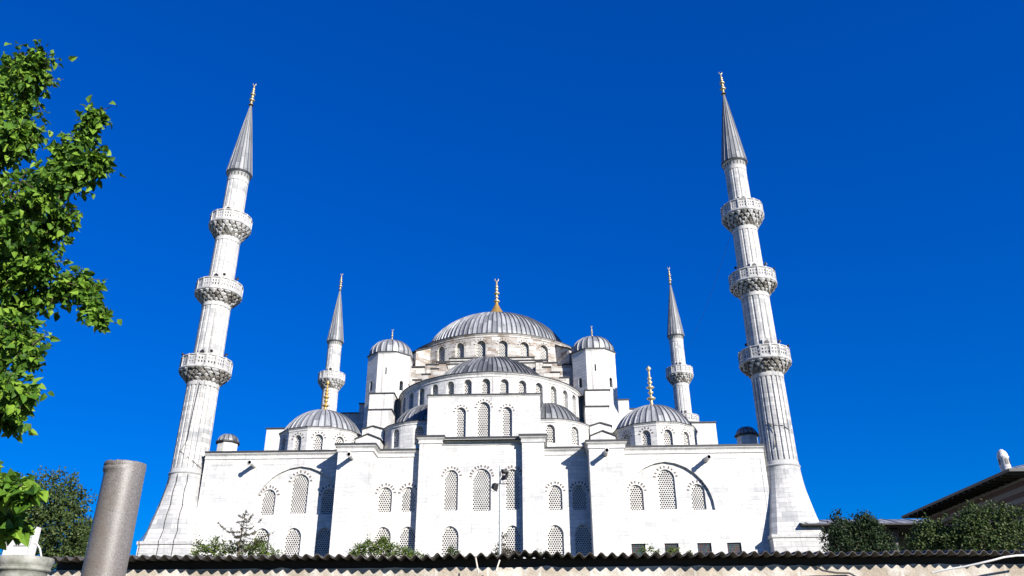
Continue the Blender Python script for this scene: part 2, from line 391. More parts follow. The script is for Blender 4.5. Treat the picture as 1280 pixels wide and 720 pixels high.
def sweep(mb, path, prof, closed=False, close_prof=True):
    """mitred moulding: prof = [(out, z, material of the strip that starts here)]"""
    P_ = [Vector(p) for p in path]; n = len(P_); offs = []
    for i in range(n):
        def nrm(a, b): d = (b - a).normalized(); return Vector((d.y, -d.x))
        if closed or 0 < i < n - 1:
            n0 = nrm(P_[i - 1], P_[i]); n1 = nrm(P_[i], P_[(i + 1) % n]); b_ = n0 + n1
            offs.append(b_ / max(.2, b_.dot(n0)) if b_.length > 1e-4 else n0)
        else: offs.append(nrm(P_[0], P_[1]) if i == 0 else nrm(P_[-2], P_[-1]))
    L = [0]
    for i in range(n if closed else n - 1): L.append(L[-1] + (P_[(i + 1) % n] - P_[i]).length)
    K = len(prof)
    for i in range(n if closed else n - 1):
        j = (i + 1) % n
        for k in range(K if close_prof else K - 1):
            o0, z0, m_ = prof[k]; o1, z1, _ = prof[(k + 1) % K]
            q = [P_[i] + offs[i] * o0, P_[j] + offs[j] * o0, P_[j] + offs[j] * o1, P_[i] + offs[i] * o1]
            mb.face([(*q[0], z0), (*q[1], z0), (*q[2], z1), (*q[3], z1)], m_, [(L[i], z0), (L[i + 1], z0), (L[i + 1], z1 + .001), (L[i], z1 + .001)])
    if not closed:
        for i in (0, n - 1): mb.face([(*(P_[i] + offs[i] * o), z) for o, z, _ in prof], 0)
def cornice_prof(zt, s=1.0, back=-.3):      # 0 stone, 1 lead flashing
    return [(.0, zt - .78 * s, 0), (.10 * s, zt - .74 * s, 0), (.10 * s, zt - .56 * s, 0), (.05 * s, zt - .54 * s, 0), (.09 * s, zt - .42 * s, 0), (.26 * s, zt - .26 * s, 0), (.26 * s, zt - .17 * s, 0),
            (.33 * s, zt - .17 * s, 1), (.33 * s, zt, 1), (back, zt + .06, 1), (back, zt - .5 * s, 0)]
def circle(c, r, n, a0=0, a1=2 * PI):
    full = a1 - a0 > 6.28
    return [(c[0] + r * math.sin(a0 + (a1 - a0) * i / n), c[1] - r * math.cos(a0 + (a1 - a0) * i / n)) for i in range(n if full else n + 1)]
def cap_profile(r, z0, apex, n=14, top=.25):
    h = apex - z0; Rs = (r * r + h * h) / (2 * h); zc = apex - Rs; a = math.asin(min(1, r / Rs)); a = a if h <= r else PI - a
    return [(Rs * math.sin(a * (1 - i / n)) if i < n else top * .3, zc + Rs * math.cos(a * (1 - i / n))) for i in range(n + 1)]
def ribbed(mb, c, prof, nrib, h, w, a0=0, a1=2 * PI, m=0):
    full = a1 - a0 > 6.28; rows = []; uvs = []; L = 0; st = (a1 - a0) / nrib
    for i, (r, z) in enumerate(prof):
        if i: L += math.hypot(r - prof[i - 1][0], z - prof[i - 1][1])
        j = min(i, len(prof) - 2); dr, dz = prof[j + 1][0] - prof[j][0], prof[j + 1][1] - prof[j][1]; l = math.hypot(dr, dz); nr, nz = dz / l, -dr / l
        hw = min(w / max(r, .05), st * .30); row = []; u = []
        hh = h * min(1, r / prof[0][0] * 3)
        for k in range(nrib):
            a = a0 + st * k
            for da, e in ((-hw, 0), (-hw * .55, 1), (hw * .55, 1), (hw, 0), (st * .5, -.12)):
                rr = r + nr * hh * e; zz = z + nz * hh * e
                row.append((c[0] + rr * math.sin(a + da), c[1] - rr * math.cos(a + da), zz)); u.append(((a + da) / st, L))
        if not full: row.append((c[0] + r * math.sin(a1), c[1] - r * math.cos(a1), z)); u.append((a1 / st, L))
        else: u.append((a1 / st, L))
        rows.append(row); uvs.append(u)
    mb.grid(rows, m, full, False, uvs)
def drum(parent, name, c, r, z0, z1, phis, step, w, wz0, wz1, rise, mat_, a0, a1, vous=0, depth=.26, corn=.6, vl=.3, flat=False):
    """round drum: a flat bay at each window, curved piers between"""
    mb = MB(); al = (math.asin(min(.9, (w + .35) / 2 / r)) if not flat else step / 2 - 1e-4)
    o = None; wins = []
    edges = [a0]
    for p in phis: edges += [p - al, p + al]
    edges.append(a1)
    for i in range(0, len(edges), 2):
        s_, e = edges[i], edges[i + 1]
        if e - s_ < 1e-3: continue
        n = max(1, int((e - s_) * r / .5))
        mb.lathe([(r, z0), (r, z1)], n, 0, c, s_, e, smooth=not flat)
    for p in phis:
        A = (c[0] + r * math.sin(p - al), c[1] - r * math.cos(p - al)); B = (c[0] + r * math.sin(p + al), c[1] - r * math.cos(p + al)); fr = frame(A, B); Lb = 2 * r * math.sin(al)
        wallpanel(mb, fr, 0, Lb, z0, z1, [(Lb / 2, w, wz0, wz1, rise, depth)], 0, uo=r * p - Lb / 2); wins.append((fr, Lb / 2))
    if flat: path = [(c[0] + r * math.sin(p - al), c[1] - r * math.cos(p - al)) for p in phis] + [(c[0] + r * math.sin(phis[-1] + al), c[1] - r * math.cos(phis[-1] + al))]
    else: path = circle(c, r, max(24, int((a1 - a0) * r / .7)), a0, a1)
    closed = a1 - a0 > 6.28
    if flat and closed: path = path[:-1]
    sweep(mb, path, cornice_prof(z1, corn, -.5), closed)
    o = mb.build(name, [mat_, 'flash'], parent)
    for fr, a in wins: lattice_window(fr, a, w, wz0, wz1, rise, o, depth, vous, vl)
    return o
def finial(parent, loc, h, mats=('gold', 'pale_gold'), flare=.0, name='finial', cres=True, fh=None):
    mb = MB(); r = h * .055
    prof = [(r * 1.6, 0), (r * .9, h * .05), (r * .55, h * .16)]
    for z, k in ((.22, 1.9), (.36, 1.2), (.48, 1.7), (.60, 1.1), (.70, 1.0)):
        prof += [(r * .52, h * (z - .045)), (r * k * .7, h * (z - .03)), (r * k, h * z), (r * k * .7, h * (z + .02)), (r * .46, h * (z + .035))]
    prof += [(r * .45, h * .84), (r * .05, h * .9)]
    fh = fh or h * .16
    if flare: mb.lathe([(flare, -fh), (flare * .56, -fh * .48), (flare * .29, -fh * .08), (r * .9, fh * .25), (r * .6, fh * .5)], 24, 0)
    mb.lathe(prof, 12, 1 if len(mats) > 1 else 0)
    if cres:   # crescent opening upward
        rr = h * .055; zc = h * .93
        mb.tube([(rr * math.cos(R(130 + 280 * i / 10)), 0, zc + rr * math.sin(R(130 + 280 * i / 10))) for i in range(11)], [h * .004 + h * .014 * math.sin(PI * i / 10) for i in range(11)], len(mats) - 1, 6)
    else: mb.lathe([(r * .2, h * .86), (r * 1.1, h * .93), (r * .1, h)], 10, 1)
    return mb.build(name, list(mats), parent, loc)

# ================================================================== MOSQUE
mosque = tag(empty('mosque', O, YAW), 'huge white marble mosque with cascading grey lead domes and lattice windows', 'mosque')
ZB = TERR - .4
# ---- facade (one wall) with its windows
fw = MB(); wins = []
WIN = dict(mid=(1.56, 14.85, 18.35, .80), side=(1.24, 14.78, 17.02, .66))
def seg(A, B, ztop, ops, uo=0):
    fr = frame(A, B); L = math.hypot(B[0] - A[0], B[1] - A[1])
    wallpanel(fw, fr, 0, L, ZB, ztop, [(a, w, z0, z1, r, .17) for a, w, z0, z1, r, v in ops], 0, uo=A[0] + uo)
    for a, w, z0, z1, r, v in ops: wins.append((fr, a, w, z0, z1, r, v))
ZW, ZC = 20.3, 21.4
def low(a, w=1.42, z1=13.58): return (a, w, 10.5, z1, w * .58, 0)
# wings, each with a shallow pointed-arch recess holding three windows
def wing(u0, u1, uc, lows):
    fr = frame((u0, 0), (u1, 0)); a = uc - u0; dep = .25
    ops = [(a, 8.1, 14.68, 19.0, 4.32, dep)]
    lo = [low(x - u0) for x in lows]
    ops += [(q[0], q[1], q[2], q[3], q[4], .17) for q in lo]
    st = []
    if not lows:
        for x in (13.55, 16.4, 19.2, 21.75): ops.append((x - u0, 1.2, 10.62, 11.92, 0, .22)); st.append(x - u0)
    wallpanel(fw, fr, 0, u1 - u0, ZB, ZW, ops, 0, uo=u0)
    inner = [(a, *WIN['mid'], .17)] + [(a + s * 2.72, *WIN['side'], .17) for s in (-1, 1)]
    fr2 = frame((u0, dep), (u1, dep))
    wallpanel(fw, fr2, a - 4.3, a + 4.3, 14.6, 19.2, inner, 0, uo=u0)
    for q in inner: wins.append((fr2, q[0], q[1], q[2], q[3], q[4], 9))
    for q in lo: wins.append((fr, q[0], q[1], q[2], q[3], q[4], 0))
    return fr, st
wing(-25.4, -12.65, -16.45, (-19.3, -16.5, -13.75))
frR, stR = wing(12.65, 25.4, 16.45, ())
# buttresses, sections, pilasters, middle panel
bt = [((-12.65, 0), (-12.65, -2.2)), ((-12.65, -2.2), (-9.55, -2.2)), ((-9.55, -2.2), (-9.55, 0))]
for A, B in bt: seg(A, B, ZW + .1, []); seg((-B[0], B[1]), (-A[0], A[1]), ZW + .1, [])
WS = (1.24, 14.85, 17.03, .66)
seg((-9.55, 0), (-5.65, 0), ZW + .1, [(q + 9.55, *WS, 9) for q in (-8.62, -6.53)] + [low(q + 9.55) for q in (-8.62, -6.45)])
seg((5.65, 0), (9.55, 0), ZW + .1, [(q - 5.65, *WS, 9) for q in (6.53, 8.68)] + [low(q - 5.65) for q in (6.45, 8.85)])
for A, B in [((-5.65, 0), (-5.65, -.7)), ((-5.65, -.7), (-3.65, -.7)), ((-3.65, -.7), (-3.65, 0))]:
    seg(A, B, ZC, []); seg((-B[0], B[1]), (-A[0], A[1]), ZC, [])
seg((-3.65, 0), (3.65, 0), ZC, [(3.65, 1.62, 14.85, 18.58, .86, 11)] + [(3.65 + s * 2.75, 1.24, 14.9, 18.5, .66, 9) for s in (-1, 1)] + [low(3.65 + s * 2.72, 1.48) for s in (-1, 1)])
# side and back walls of the hall
for A, B in (((25.4, 0), (25.4, 49)), ((25.4, 49), (-25.4, 49)), ((-25.4, 49), (-25.4, 0))): seg(A, B, ZW, [])
fw.face([(-25.4, .45, ZW - .5), (25.4, .45, ZW - .5), (25.4, 49, ZW - .5), (-25.4, 49, ZW - .5)], 1)
fw.face([(-5.6, -.65, ZC - .3), (5.6, -.65, ZC - .3), (5.6, 3, ZC - .3), (-5.6, 3, ZC - .3)], 1)
for s in (-1, 1): fw.face([(s * 9.6, -2.1, ZW - .4), (s * 12.6, -2.1, ZW - .4), (s * 12.6, 1, ZW - .4), (s * 9.6, 1, ZW - .4)], 1)
facade = fw.build('facade_wall', ['stone', 'flash'], mosque)
for fr, a, w, z0, z1, r, v in wins: lattice_window(fr, a, w, z0, z1, r, facade, .17, v)
for a in stR:   # small leaded windows with coloured glass
    mb = MB(); fr = frR; z0, z1 = 10.62, 11.92
    mb.face([fr(a - .6, z0, -.2), fr(a + .6, z0, -.2), fr(a + .6, z1, -.2), fr(a - .6, z1, -.2)], 0)
    for k in range(8):
        x = a - .6 + 1.2 * k / 7; z = z0 + 1.3 * k / 7
        for q in ([(x - .018, z0), (x + .018, z0), (x + .018, z1), (x - .018, z1)], [(a - .6, z - .018), (a + .6, z - .018), (a + .6, z + .018), (a - .6, z + .018)]):
            mb.face([fr(*p, -.14 if q[0][1] == z0 and q[2][1] == z1 else -.143) for p in q], 1)
    mb.build('leaded_window', ['stained', 'dark'], facade)
mb = MB()
lp = [(-25.4, 0), (-12.65, 0), (-12.65, -2.2), (-9.55, -2.2), (-9.55, 0), (-5.65, 0)]
sweep(mb, lp, cornice_prof(ZW + .12, .95)); sweep(mb, [(-x, y) for x, y in reversed(lp)], cornice_prof(ZW + .12, .95))
sweep(mb, [(-5.65, 3), (-5.65, -.7), (-3.65, -.7), (-3.65, 0), (3.65, 0), (3.65, -.7), (5.65, -.7), (5.65, 3)], cornice_prof(ZC + .05, .95))
mb.build('cornice', ['stone', 'flash'], mosque)
# raised frame line on both wings
for u0, u1, s in ((-25.05, -13.2, 1), (13.2, 25.05, 1)):
    mb = MB(); mb.box(u1 - .06 if u1 > 0 else u0, u1 if u1 > 0 else u0 + .06, -.03, .05, 8, 19.2); mb.box(u0 + .08, u1 - .08, -.025, .04, 19.2, 19.27)
    mb.build('string_moulding', 'stone', mosque)

# ---- upper projecting block over the middle bay
ub = MB()
fr = frame((-5.4, 2), (5.4, 2)); uw = [(5.4, 1.2, 21.9, 25.5, .68), (3.2, .98, 21.9, 24.98, .55), (7.6, .98, 21.9, 24.98, .55)]
wallpanel(ub, fr, 0, 10.8, 20.5, 26.15, [(*q, .26) for q in uw], 0, uo=-5.4)
for A, B in (((5.4, 2), (5.4, 9)), ((-5.4, 9), (-5.4, 2))): wallpanel(ub, frame(A, B), 0, 7, 20.5, 26.15, [], 0)
ub.face([(-5.4, 2, 26.15), (5.4, 2, 26.15), (5.4, 9, 26.15), (-5.4, 9, 26.15)], 1)
sweep(ub, [(-5.4, 9), (-5.4, 2), (5.4, 2), (5.4, 9)], [(.0, 26.0, 0), (.06, 26.04, 0), (.06, 26.14, 0), (.14, 26.14, 1), (.14, 26.27, 1), (-.3, 26.32, 1), (-.3, 26.0, 0)])
ubo = ub.build('mihrab_block', ['stone', 'flash'], mosque)
for q in uw: lattice_window(fr, *q, ubo, .26, 9 if q[0] == 5.4 else 7, .3)

# ---- front half dome and its windowed drum
ph = [R(10.6) * k for k in range(-8, 9)]
drum(mosque, 'half_dome_drum', (0, 15), 10.2, 22, 29.55, ph, R(10.6), .86, 26.2, 28.85, .47, 'stone', R(-96), R(96), 0, .4, .7)
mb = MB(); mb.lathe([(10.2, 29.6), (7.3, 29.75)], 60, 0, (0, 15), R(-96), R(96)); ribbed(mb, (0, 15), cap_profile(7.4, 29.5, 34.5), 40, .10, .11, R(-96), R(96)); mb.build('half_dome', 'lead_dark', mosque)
# ---- exedra half domes
for s in (-1, 1):
    c = (s * 6.0, 8); a0, a1 = (R(-95), R(95))
    drum(mosque, 'exedra_drum', c, 4.6, 20.2, 24.15, [R(-62), R(-29), R(4), R(37)] if s > 0 else [R(-37), R(-4), R(29), R(62)], R(33), .92, 21.75, 23.6, .5, 'stone', a0, a1, 0, .26, .5)
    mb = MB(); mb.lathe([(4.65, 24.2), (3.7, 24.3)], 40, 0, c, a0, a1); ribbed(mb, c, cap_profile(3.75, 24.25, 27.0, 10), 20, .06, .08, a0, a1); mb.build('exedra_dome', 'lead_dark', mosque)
# ---- central cube with stepped parapets
cb = MB()
cb.box(-12.2, 12.2, 15.35, 38.6, 20, 34.05, 0, 1)
for k, (h, zt) in enumerate(((4.9, 35.0), (6.4, 34.62), (7.6, 34.3))): cb.box(-h, h, 15.28 - .02 * (3 - k), 16.4 + .05 * k, 33.0 + .03 * k, zt, 0, 1); cb.box(-h - .1, h + .1, 15.12 + .015 * k, 16.6 + .03 * k, zt + .001, zt + .14, 1, 1)
for s in (-1, 1):
    cb.box(min(s * 7.72, s * 12.3), max(s * 7.72, s * 12.3), 15.2, 15.95, 34.06, 34.2, 1, 1)
    for q0, q1, zt in ((5.1, 5.9, 33.75), (5.9, 6.8, 33.1), (6.8, 7.8, 32.45), (7.8, 8.8, 31.8)):
        a, b_ = sorted((s * q0, s * q1)); cb.box(a, b_, 13.4, 15.3, 28, zt, 0, 1); cb.box(a - .06, b_ + .06, 13.3, 15.3, zt + .001, zt + .13, 1, 1)
cb.build('central_cube', ['old', 'flash'], mosque)
# ---- main drum, buttresses, dome
ph = [R(360 / 28) * (k + .5) for k in range(-14, 14)]
dr = drum(mosque, 'main_drum', (0, 27), 11.6, 33.5, 38.25, ph, R(360 / 28), 1.12, 34.7, 37.35, .6, 'old', R(-180), R(180), 7, .4, .6)
for a in (45, 70.7, -45, -70.7, 96.4, -96.4, 122, -122, 148, -148):
    mb = MB(); d = Vector((math.sin(R(a)), -math.cos(R(a)))); t = Vector((-d.y, d.x)); c = Vector((0, 27))
    def pt(x, y): q = c + d * y + t * x; return (q.x, q.y)
    A, B = pt(-.85, 13.7), pt(.85, 13.7); fr = frame(A, B)
    wallpanel(mb, fr, 0, 1.7, 33.6, 36.6, [(.85, .95, 34.0, 36.1, .5, 1.2)], 0)
    mb.face([fr(.3, 34, -1.2), fr(1.4, 34, -1.2), fr(1.4, 36.1, -1.2), fr(.3, 36.1, -1.2)], 0)
    for x, y0, y1 in ((-.85, 11.3, 13.7), (.85, 11.3, 13.7)):
        p, q = pt(x, y0), pt(x, y1); mb.face([(*p, 33.6), (*q, 33.6), (*q, 36.6), (*p, 37.7)], 0)
    a_, b_, e, f = pt(-1, 11.3), pt(1, 11.3), pt(1, 13.9), pt(-1, 13.9)
    for dz in (.01, .15): mb.face([(*a_, 37.72 + dz), (*b_, 37.72 + dz), (*e, 36.53 + dz), (*f, 36.53 + dz)], 1)
    mb.face([(*f, 36.54), (*e, 36.54), (*e, 36.68), (*f, 36.68)], 1); mb.face([(*b_, 37.73), (*e, 36.54), (*e, 36.68), (*b_, 37.87)], 1); mb.face([(*a_, 37.73), (*f, 36.54), (*f, 36.68), (*a_, 37.87)], 1)
    mb.build('drum_buttress', ['old', 'flash'], dr)
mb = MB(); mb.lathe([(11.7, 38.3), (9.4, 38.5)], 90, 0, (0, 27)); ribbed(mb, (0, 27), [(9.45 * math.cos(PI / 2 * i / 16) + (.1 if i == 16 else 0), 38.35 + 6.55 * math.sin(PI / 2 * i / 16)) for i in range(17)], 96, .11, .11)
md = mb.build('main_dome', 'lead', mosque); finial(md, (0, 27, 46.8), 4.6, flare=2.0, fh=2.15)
# ---- front weight towers with small domes
for s in (-1, 1):
    c = (s * 11.75, 15.0); mb = MB(); n = 8; r = 2.62
    path = [(c[0] + r * math.sin(R(22.5 + 45 * k)), c[1] - r * math.cos(R(22.5 + 45 * k))) for k in range(-1, 7)]
    slit = None
    for i in range(8):
        A, B = path[i], path[(i + 1) % 8]; fr = frame(A, B); L = math.hypot(A[0] - B[0], A[1] - B[1])
        ops = [(L / 2, .16, 32.3, 33.1, 0, .3)] if i == 0 else ([(L / 2, .5, 30.6, 31.75, .3, .25)] if i in (1, 7) else [])
        wallpanel(mb, fr, 0, L, 20, 34.95, ops, 0, uo=i * 2.1)
        for o_ in ops: mb.face([fr(o_[0] - .3, o_[2] - .02, -o_[5] + .002), fr(o_[0] + .3, o_[2] - .02, -o_[5] + .002), fr(o_[0] + .3, o_[3], -o_[5] + .002), fr(o_[0] - .3, o_[3], -o_[5] + .002)], 2)
    sweep(mb, path, [(.0, 34.75, 0), (.05, 34.79, 0), (.05, 34.89, 0), (.12, 34.89, 1), (.12, 35.05, 1), (-.6, 35.1, 1), (-.6, 34.75, 0)], True)
    tw = mb.build('weight_tower', ['stone', 'flash', 'pane'], mosque)
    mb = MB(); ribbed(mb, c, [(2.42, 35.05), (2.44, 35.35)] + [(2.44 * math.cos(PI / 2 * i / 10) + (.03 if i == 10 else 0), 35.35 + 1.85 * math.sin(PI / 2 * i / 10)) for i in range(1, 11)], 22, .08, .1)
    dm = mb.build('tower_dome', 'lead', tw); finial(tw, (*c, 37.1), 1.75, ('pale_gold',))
    # stack of stepped buttress blocks running down to the facade
    mb = MB(); x = s * 11.35
    def blk(u0, u1, v0, v1, zb, zt):
        a, b_ = sorted((s * u0, s * u1)); mb.box(a, b_, v0, v1, zb, zt, 0, 1); mb.box(a - .09, b_ + .09, v0 - .1, v1, zt + .001, zt + .13, 1, 1)
    blk(10.35, 13.0, 10.8, 13.2, 20, 29.4); blk(10.1, 12.55, 8.5, 10.8, 20, 26.85)
    def gab(u0, u1, v0, v1, ze, zr):
        a, b_ = sorted((s * u0, s * u1)); mid = (a + b_) / 2
        mb.box(a, b_, v0, v1, 20, ze, 0, 1); mb.face([(a, v0, ze), (b_, v0, ze), (mid, v0, zr)], 0)
        for dz in (0.01, .13):
            mb.face([(a - .1, v0 - .12, ze + dz - .04), (mid, v0 - .12, zr + dz), (mid, v1, zr + dz), (a - .1, v1, ze + dz - .04)], 1)
            mb.face([(b_ + .1, v0 - .12, ze + dz - .04), (mid, v0 - .12, zr + dz), (mid, v1, zr + dz), (b_ + .1, v1, ze + dz - .04)], 1)
        for e in (a - .1, b_ + .1): mb.face([(e, v0 - .12, ze - .03), (mid, v0 - .12, zr + .01), (mid, v0 - .12, zr + .13), (e, v0 - .12, ze + .09)], 1)
    gab(10.3, 12.45, 6.0, 8.5, 24.05, 24.36); gab(10.2, 12.6, 4.0, 6.0, 22.5, 22.98)
    mb.build('stepped_buttress', ['stone', 'flash'], mosque)
    # gallery masses behind the corner domes and the side arms of the cube
    mb = MB()
    blk(16.0, 24.2, 12, 20, 20, 26.0); blk(12.4, 16.1, 20, 34, 20, 31.25); blk(16.1, 18.3, 20.2, 34, 20, 30.15)
    mb.build('gallery_block', ['stone', 'flash'], mosque)
    # corner dome on a twelve-sided drum
    c = (s * 16.95, 8); n = 12; ph = [R(10 + 30 * k) for k in range(-6, 6)]
    cdrum = drum(mosque, 'corner_drum', c, 4.2, 19.9, 23.85, ph, R(30), .9, 21.2, 23.1, .5, 'stone', ph[0] - R(15), ph[0] - R(15) + 2 * PI, 7, .26, .5, .3, flat=True)
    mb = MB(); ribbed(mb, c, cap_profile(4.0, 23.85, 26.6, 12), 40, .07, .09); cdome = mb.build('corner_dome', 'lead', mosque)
    finial(cdome, (*c, 26.5), 3.5 if s < 0 else 4.6, ('gold', 'gold') if s < 0 else ('gold', 'pale_gold'), flare=.5, cres=False)
    # little cupola at the end of the wing
    c = (s * 25.3, 4.5); mb = MB(); mb.lathe([(1.0, TERR), (1.0, 22.4)], 8, 0, c, smooth=False); mb.lathe([(1.0, 22.35), (1.2, 22.4), (1.2, 22.53), (.9, 22.55)], 8, 1, c, smooth=False)
    cu = mb.build('cupola', ['stone', 'flash'], mosque)
    mb = MB(); ribbed(mb, c, [(.98 * math.cos(PI / 2 * i / 7) + (.02 if i == 7 else 0), 22.54 + .8 * math.sin(PI / 2 * i / 7)) for i in range(8)], 14, .04, .05); mb.build('cupola_dome', 'lead_dark', cu)

# ================================================================== MINARETS
def minaret_mesh(root, label_door=True):
    def shaft(z0, z1, r0, r1, nf, dep, nm='shaft'):
        mb = MB(); rows = []; uvs = []; nz = max(2, int((z1 - z0) / 2))
        zs = [z0 + (z1 - z0) * i / nz for i in range(nz + 1)]
        for z in zs:
            r = r0 + (r1 - r0) * (z - z0) / (z1 - z0); row = []; u = []
            end = (z - z0 < .4 or z1 - z < .4)
            for k in range(nf):
                for fa, e in ((0, 0), (.55, 0), (.66, 1), (.89, 1)):
                    a = 2 * PI * (k + fa) / nf; rr = r - e * dep
                    row.append((rr * math.sin(a), -rr * math.cos(a), z)); u.append((a * r0, z))
            u.append((2 * PI * r0, z)); rows.append(row); uvs.append(u)
        mb.grid(rows, 0, True, False, uvs)
        mb.lathe([(r1 + .02, z1 - .55), (r1 + .035, z1 - .5), (r1 + .035, z1 + .02)], 32, 0); mb.lathe([(r0 + .035, z0 - .02), (r0 + .035, z0 + .3), (r0 + .015, z0 + .35)], 32, 0)
        return mb.build(nm, 'tower', root)
    # pedestal, tapering foot
    mb = MB(); H = 2.3
    mb.box(-H, H, -H, H, TERR - .4, 12.1, 0); mb.box(-H - .1, H + .1, -H - .1, H + .1, 12.102, 12.36, 0)
    mb.build('pedestal', 'tower', root)
    mb = MB(); n = 32; rows = []; uvs = []
    for i in range(11):
        t = i / 10; z = 12.36 + (18.45 - 12.36) * t; row = []
        k = (1 - t) ** 1.35
        for j in range(n):
            a = 2 * PI * (j + .5) / n; sq = min(H / max(abs(math.cos(a)), 1e-6), H / max(abs(math.sin(a)), 1e-6)) * .985
            ch = 1.0 / math.cos(((a / (PI / 8) + .5) % 1 - .5) * PI / 8)
            r = sq * k + 1.62 * .985 * ch * (1 - k); row.append((r * math.sin(a), -r * math.cos(a), z))
        rows.append(row); uvs.append([(2 * PI * 1.9 * (j + .5) / n, z) for j in range(n + 1)])
    mb.grid(rows, 0, True, False, uvs); mb.build('tapered_foot', 'tower', root)
    mb = MB(); mb.lathe([(1.56, 18.36), (1.66, 18.42), (1.69, 18.5), (1.66, 18.58), (1.56, 18.64)], 32, 0); mb.build('ring_moulding', 'tower', root)
    shaft(18.6, 27.4, 1.55, 1.47, 20, .11); shaft(28.4, 35.8, 1.42, 1.36, 16, .06); shaft(36.7, 43.4, 1.29, 1.24, 16, .055); shaft(44.7, 50.95, 1.15, 1.10, 14, .04)
    for zb, zf, zt, ri, ro in ((27.3, 28.55, 29.68, 1.5, 2.38), (35.7, 36.88, 37.98, 1.38, 2.26), (43.3, 44.85, 45.97, 1.26, 2.12)):
        b_ = MB(); T = 4; hz = (zf - zb - .25) / T
        b_.lathe([(ri, zb), (ri + .08, zb + .12), (ri + (ro - ri) * .80, zf - .28), (ri, zf - .25)], 32, 1)
        for t in range(T):       # tiers of stalactite brackets
            nt_ = 20; z0 = zb + hz * t; z1 = z0 + hz * 1.12; r0 = ri + (ro - ri) * (t / T) * .98 ; r1 = ri + (ro - ri) * ((t + 1) / T)
            for k in range(nt_):
                a = 2 * PI * (k + (.5 if t % 2 else 0)) / nt_; da = PI / nt_ * .86
                def P_(r, aa, z): return (r * math.sin(aa), -r * math.cos(aa), z)
                da *= random.uniform(.78, 1.06); zz0 = z0 + random.uniform(-.1, .06)
                tip = P_(r0 + .01, a, zz0 - .05); l_, r_, mtop = P_(r1 - .05, a - da, z1), P_(r1 - .05, a + da, z1), P_(r1 + .02, a, z1)
                li, ri_ = P_(r0 - .12, a - da, z1), P_(r0 - .12, a + da, z1); l2, r2 = P_(r1 - .05, a - da, z1 - hz * .45), P_(r1 - .05, a + da, z1 - hz * .45); m2 = P_(r1 + .02, a, z1 - hz * .4)
                mm = 1 if mnoise.noise((math.sin(a) * 3, math.cos(a) * 3, zb + t * .5)) > (.0 if zb < 30 else .16) - .1 * (t < 2) else 0
                for q in ([l2, m2, mtop, l_], [m2, r2, r_, mtop], [tip, m2, l2], [tip, r2, m2], [tip, l2, l_, li], [tip, ri_, r_, r2]): b_.face(q, mm)
                b_.face([li, l_, mtop, r_, ri_], 0)
        b_.lathe([(ri, zf - .2), (ro, zf - .24), (ro + .07, zf - .12), (ro + .07, zf), (ri, zf)], 32, 0)
        b_.build('balcony', ['tower', 'crust'], root)
        pb = MB(); npn = 16
        for k in range(npn):     # pierced parapet slabs between posts
            a0, a1 = 2 * PI * (k + .06) / npn, 2 * PI * (k + .94) / npn; r = ro - .02
            A, B = (r * math.sin(a0), -r * math.cos(a0)), (r * math.sin(a1), -r * math.cos(a1)); fr = frame(A, B); L = math.hypot(A[0] - B[0], A[1] - B[1]); h = zt - zf
            ops = [(L * (i + .5) / 3, L * .15, zf + h * (.22 + .3 * j), zf + h * (.40 + .3 * j), 0, .1) for i in range(3) for j in range(2)]
            wallpanel(pb, fr, 0, L, zf, zt - .1, ops, 0); fr2 = frame((A[0] * .955, A[1] * .955), (B[0] * .955, B[1] * .955))
            wallpanel(pb, fr2, 0, L * .955, zf, zt - .1, [(o[0] * .955, o[1], o[2], o[3], 0, .01) for o in ops], 0)
            a = 2 * PI * k / npn; d = Vector((math.sin(a), -math.cos(a))); t = Vector((-d.y, d.x)); p0 = d * (ro - .12); w = .07
            q = [p0 - t * w, p0 + t * w, p0 + t * w + d * .16, p0 - t * w + d * .16]
            for i in range(4): j = (i + 1) % 4; pb.face([(*q[i], zf), (*q[j], zf), (*q[j], zt + .04), (*q[i], zt + .04)], 0)
            pb.face([(*x, zt + .04) for x in q], 0)
        pb.lathe([(ro - .14, zt - .1), (ro + .03, zt - .1), (ro + .03, zt), (ro - .14, zt), (ro - .14, zt - .1)], 32, 0)
        pb.build('parapet', ['tower'], root)
        d = MB(); rs = ri - .02
        fr = frame((-.32, -rs - .03), (.32, -rs - .03)); d.face([fr(*p) for p in [(.08, zf)] + arch_pts(.32, .48, zf + 1.85, .3) + [(.56, zf)]], 0)
        d.face([fr(-.08, zf, -.02), fr(.72, zf, -.02), fr(.72, zf + 2.0, -.02), fr(-.08, zf + 2.0, -.02)], 1)
        d.build('balcony_door', ['dark', 'tower'], root)
    # top band of openings, lead cone
    mb = MB(); mb.lathe([(1.1, 50.8), (1.16, 50.9), (1.16, 51.4), (1.34, 51.5)], 28, 0)
    for k in range(20):
        a = 2 * PI * k / 20; d = Vector((math.sin(a), -math.cos(a))); t = Vector((-d.y, d.x)); c = d * 1.165
        mb.face([(*(c - t * .06), 50.96), (*(c + t * .06), 50.96), (*(c + t * .06), 51.32), (*(c - t * .06), 51.32)], 1)
    mb.build('blind_gallery', ['tower', 'cable'], root)
    mb = MB(); mb.lathe([(1.34, 51.48), (1.36, 51.58), (1.3, 51.62)], 28, 1)
    ribbed(mb, (0, 0), [(1.3 * (1 - i / 12) ** .96 + .07, 51.6 + 9.7 * i / 12) for i in range(13)], 18, .035, .035)
    cone = mb.build('cone', ['lead_cone', 'flash'], root)
    finial(root, (0, 0, 61.2), 3.3, ('pale_gold',), flare=.16)
LBL = ['tall white minaret at the left front corner with three balconies and wires down its foot', 'tall white minaret at the right front corner beside the low arcade',
       'distant minaret behind the left corner dome, showing one balcony', 'distant minaret behind the right corner dome, showing one balcony']
mins = []
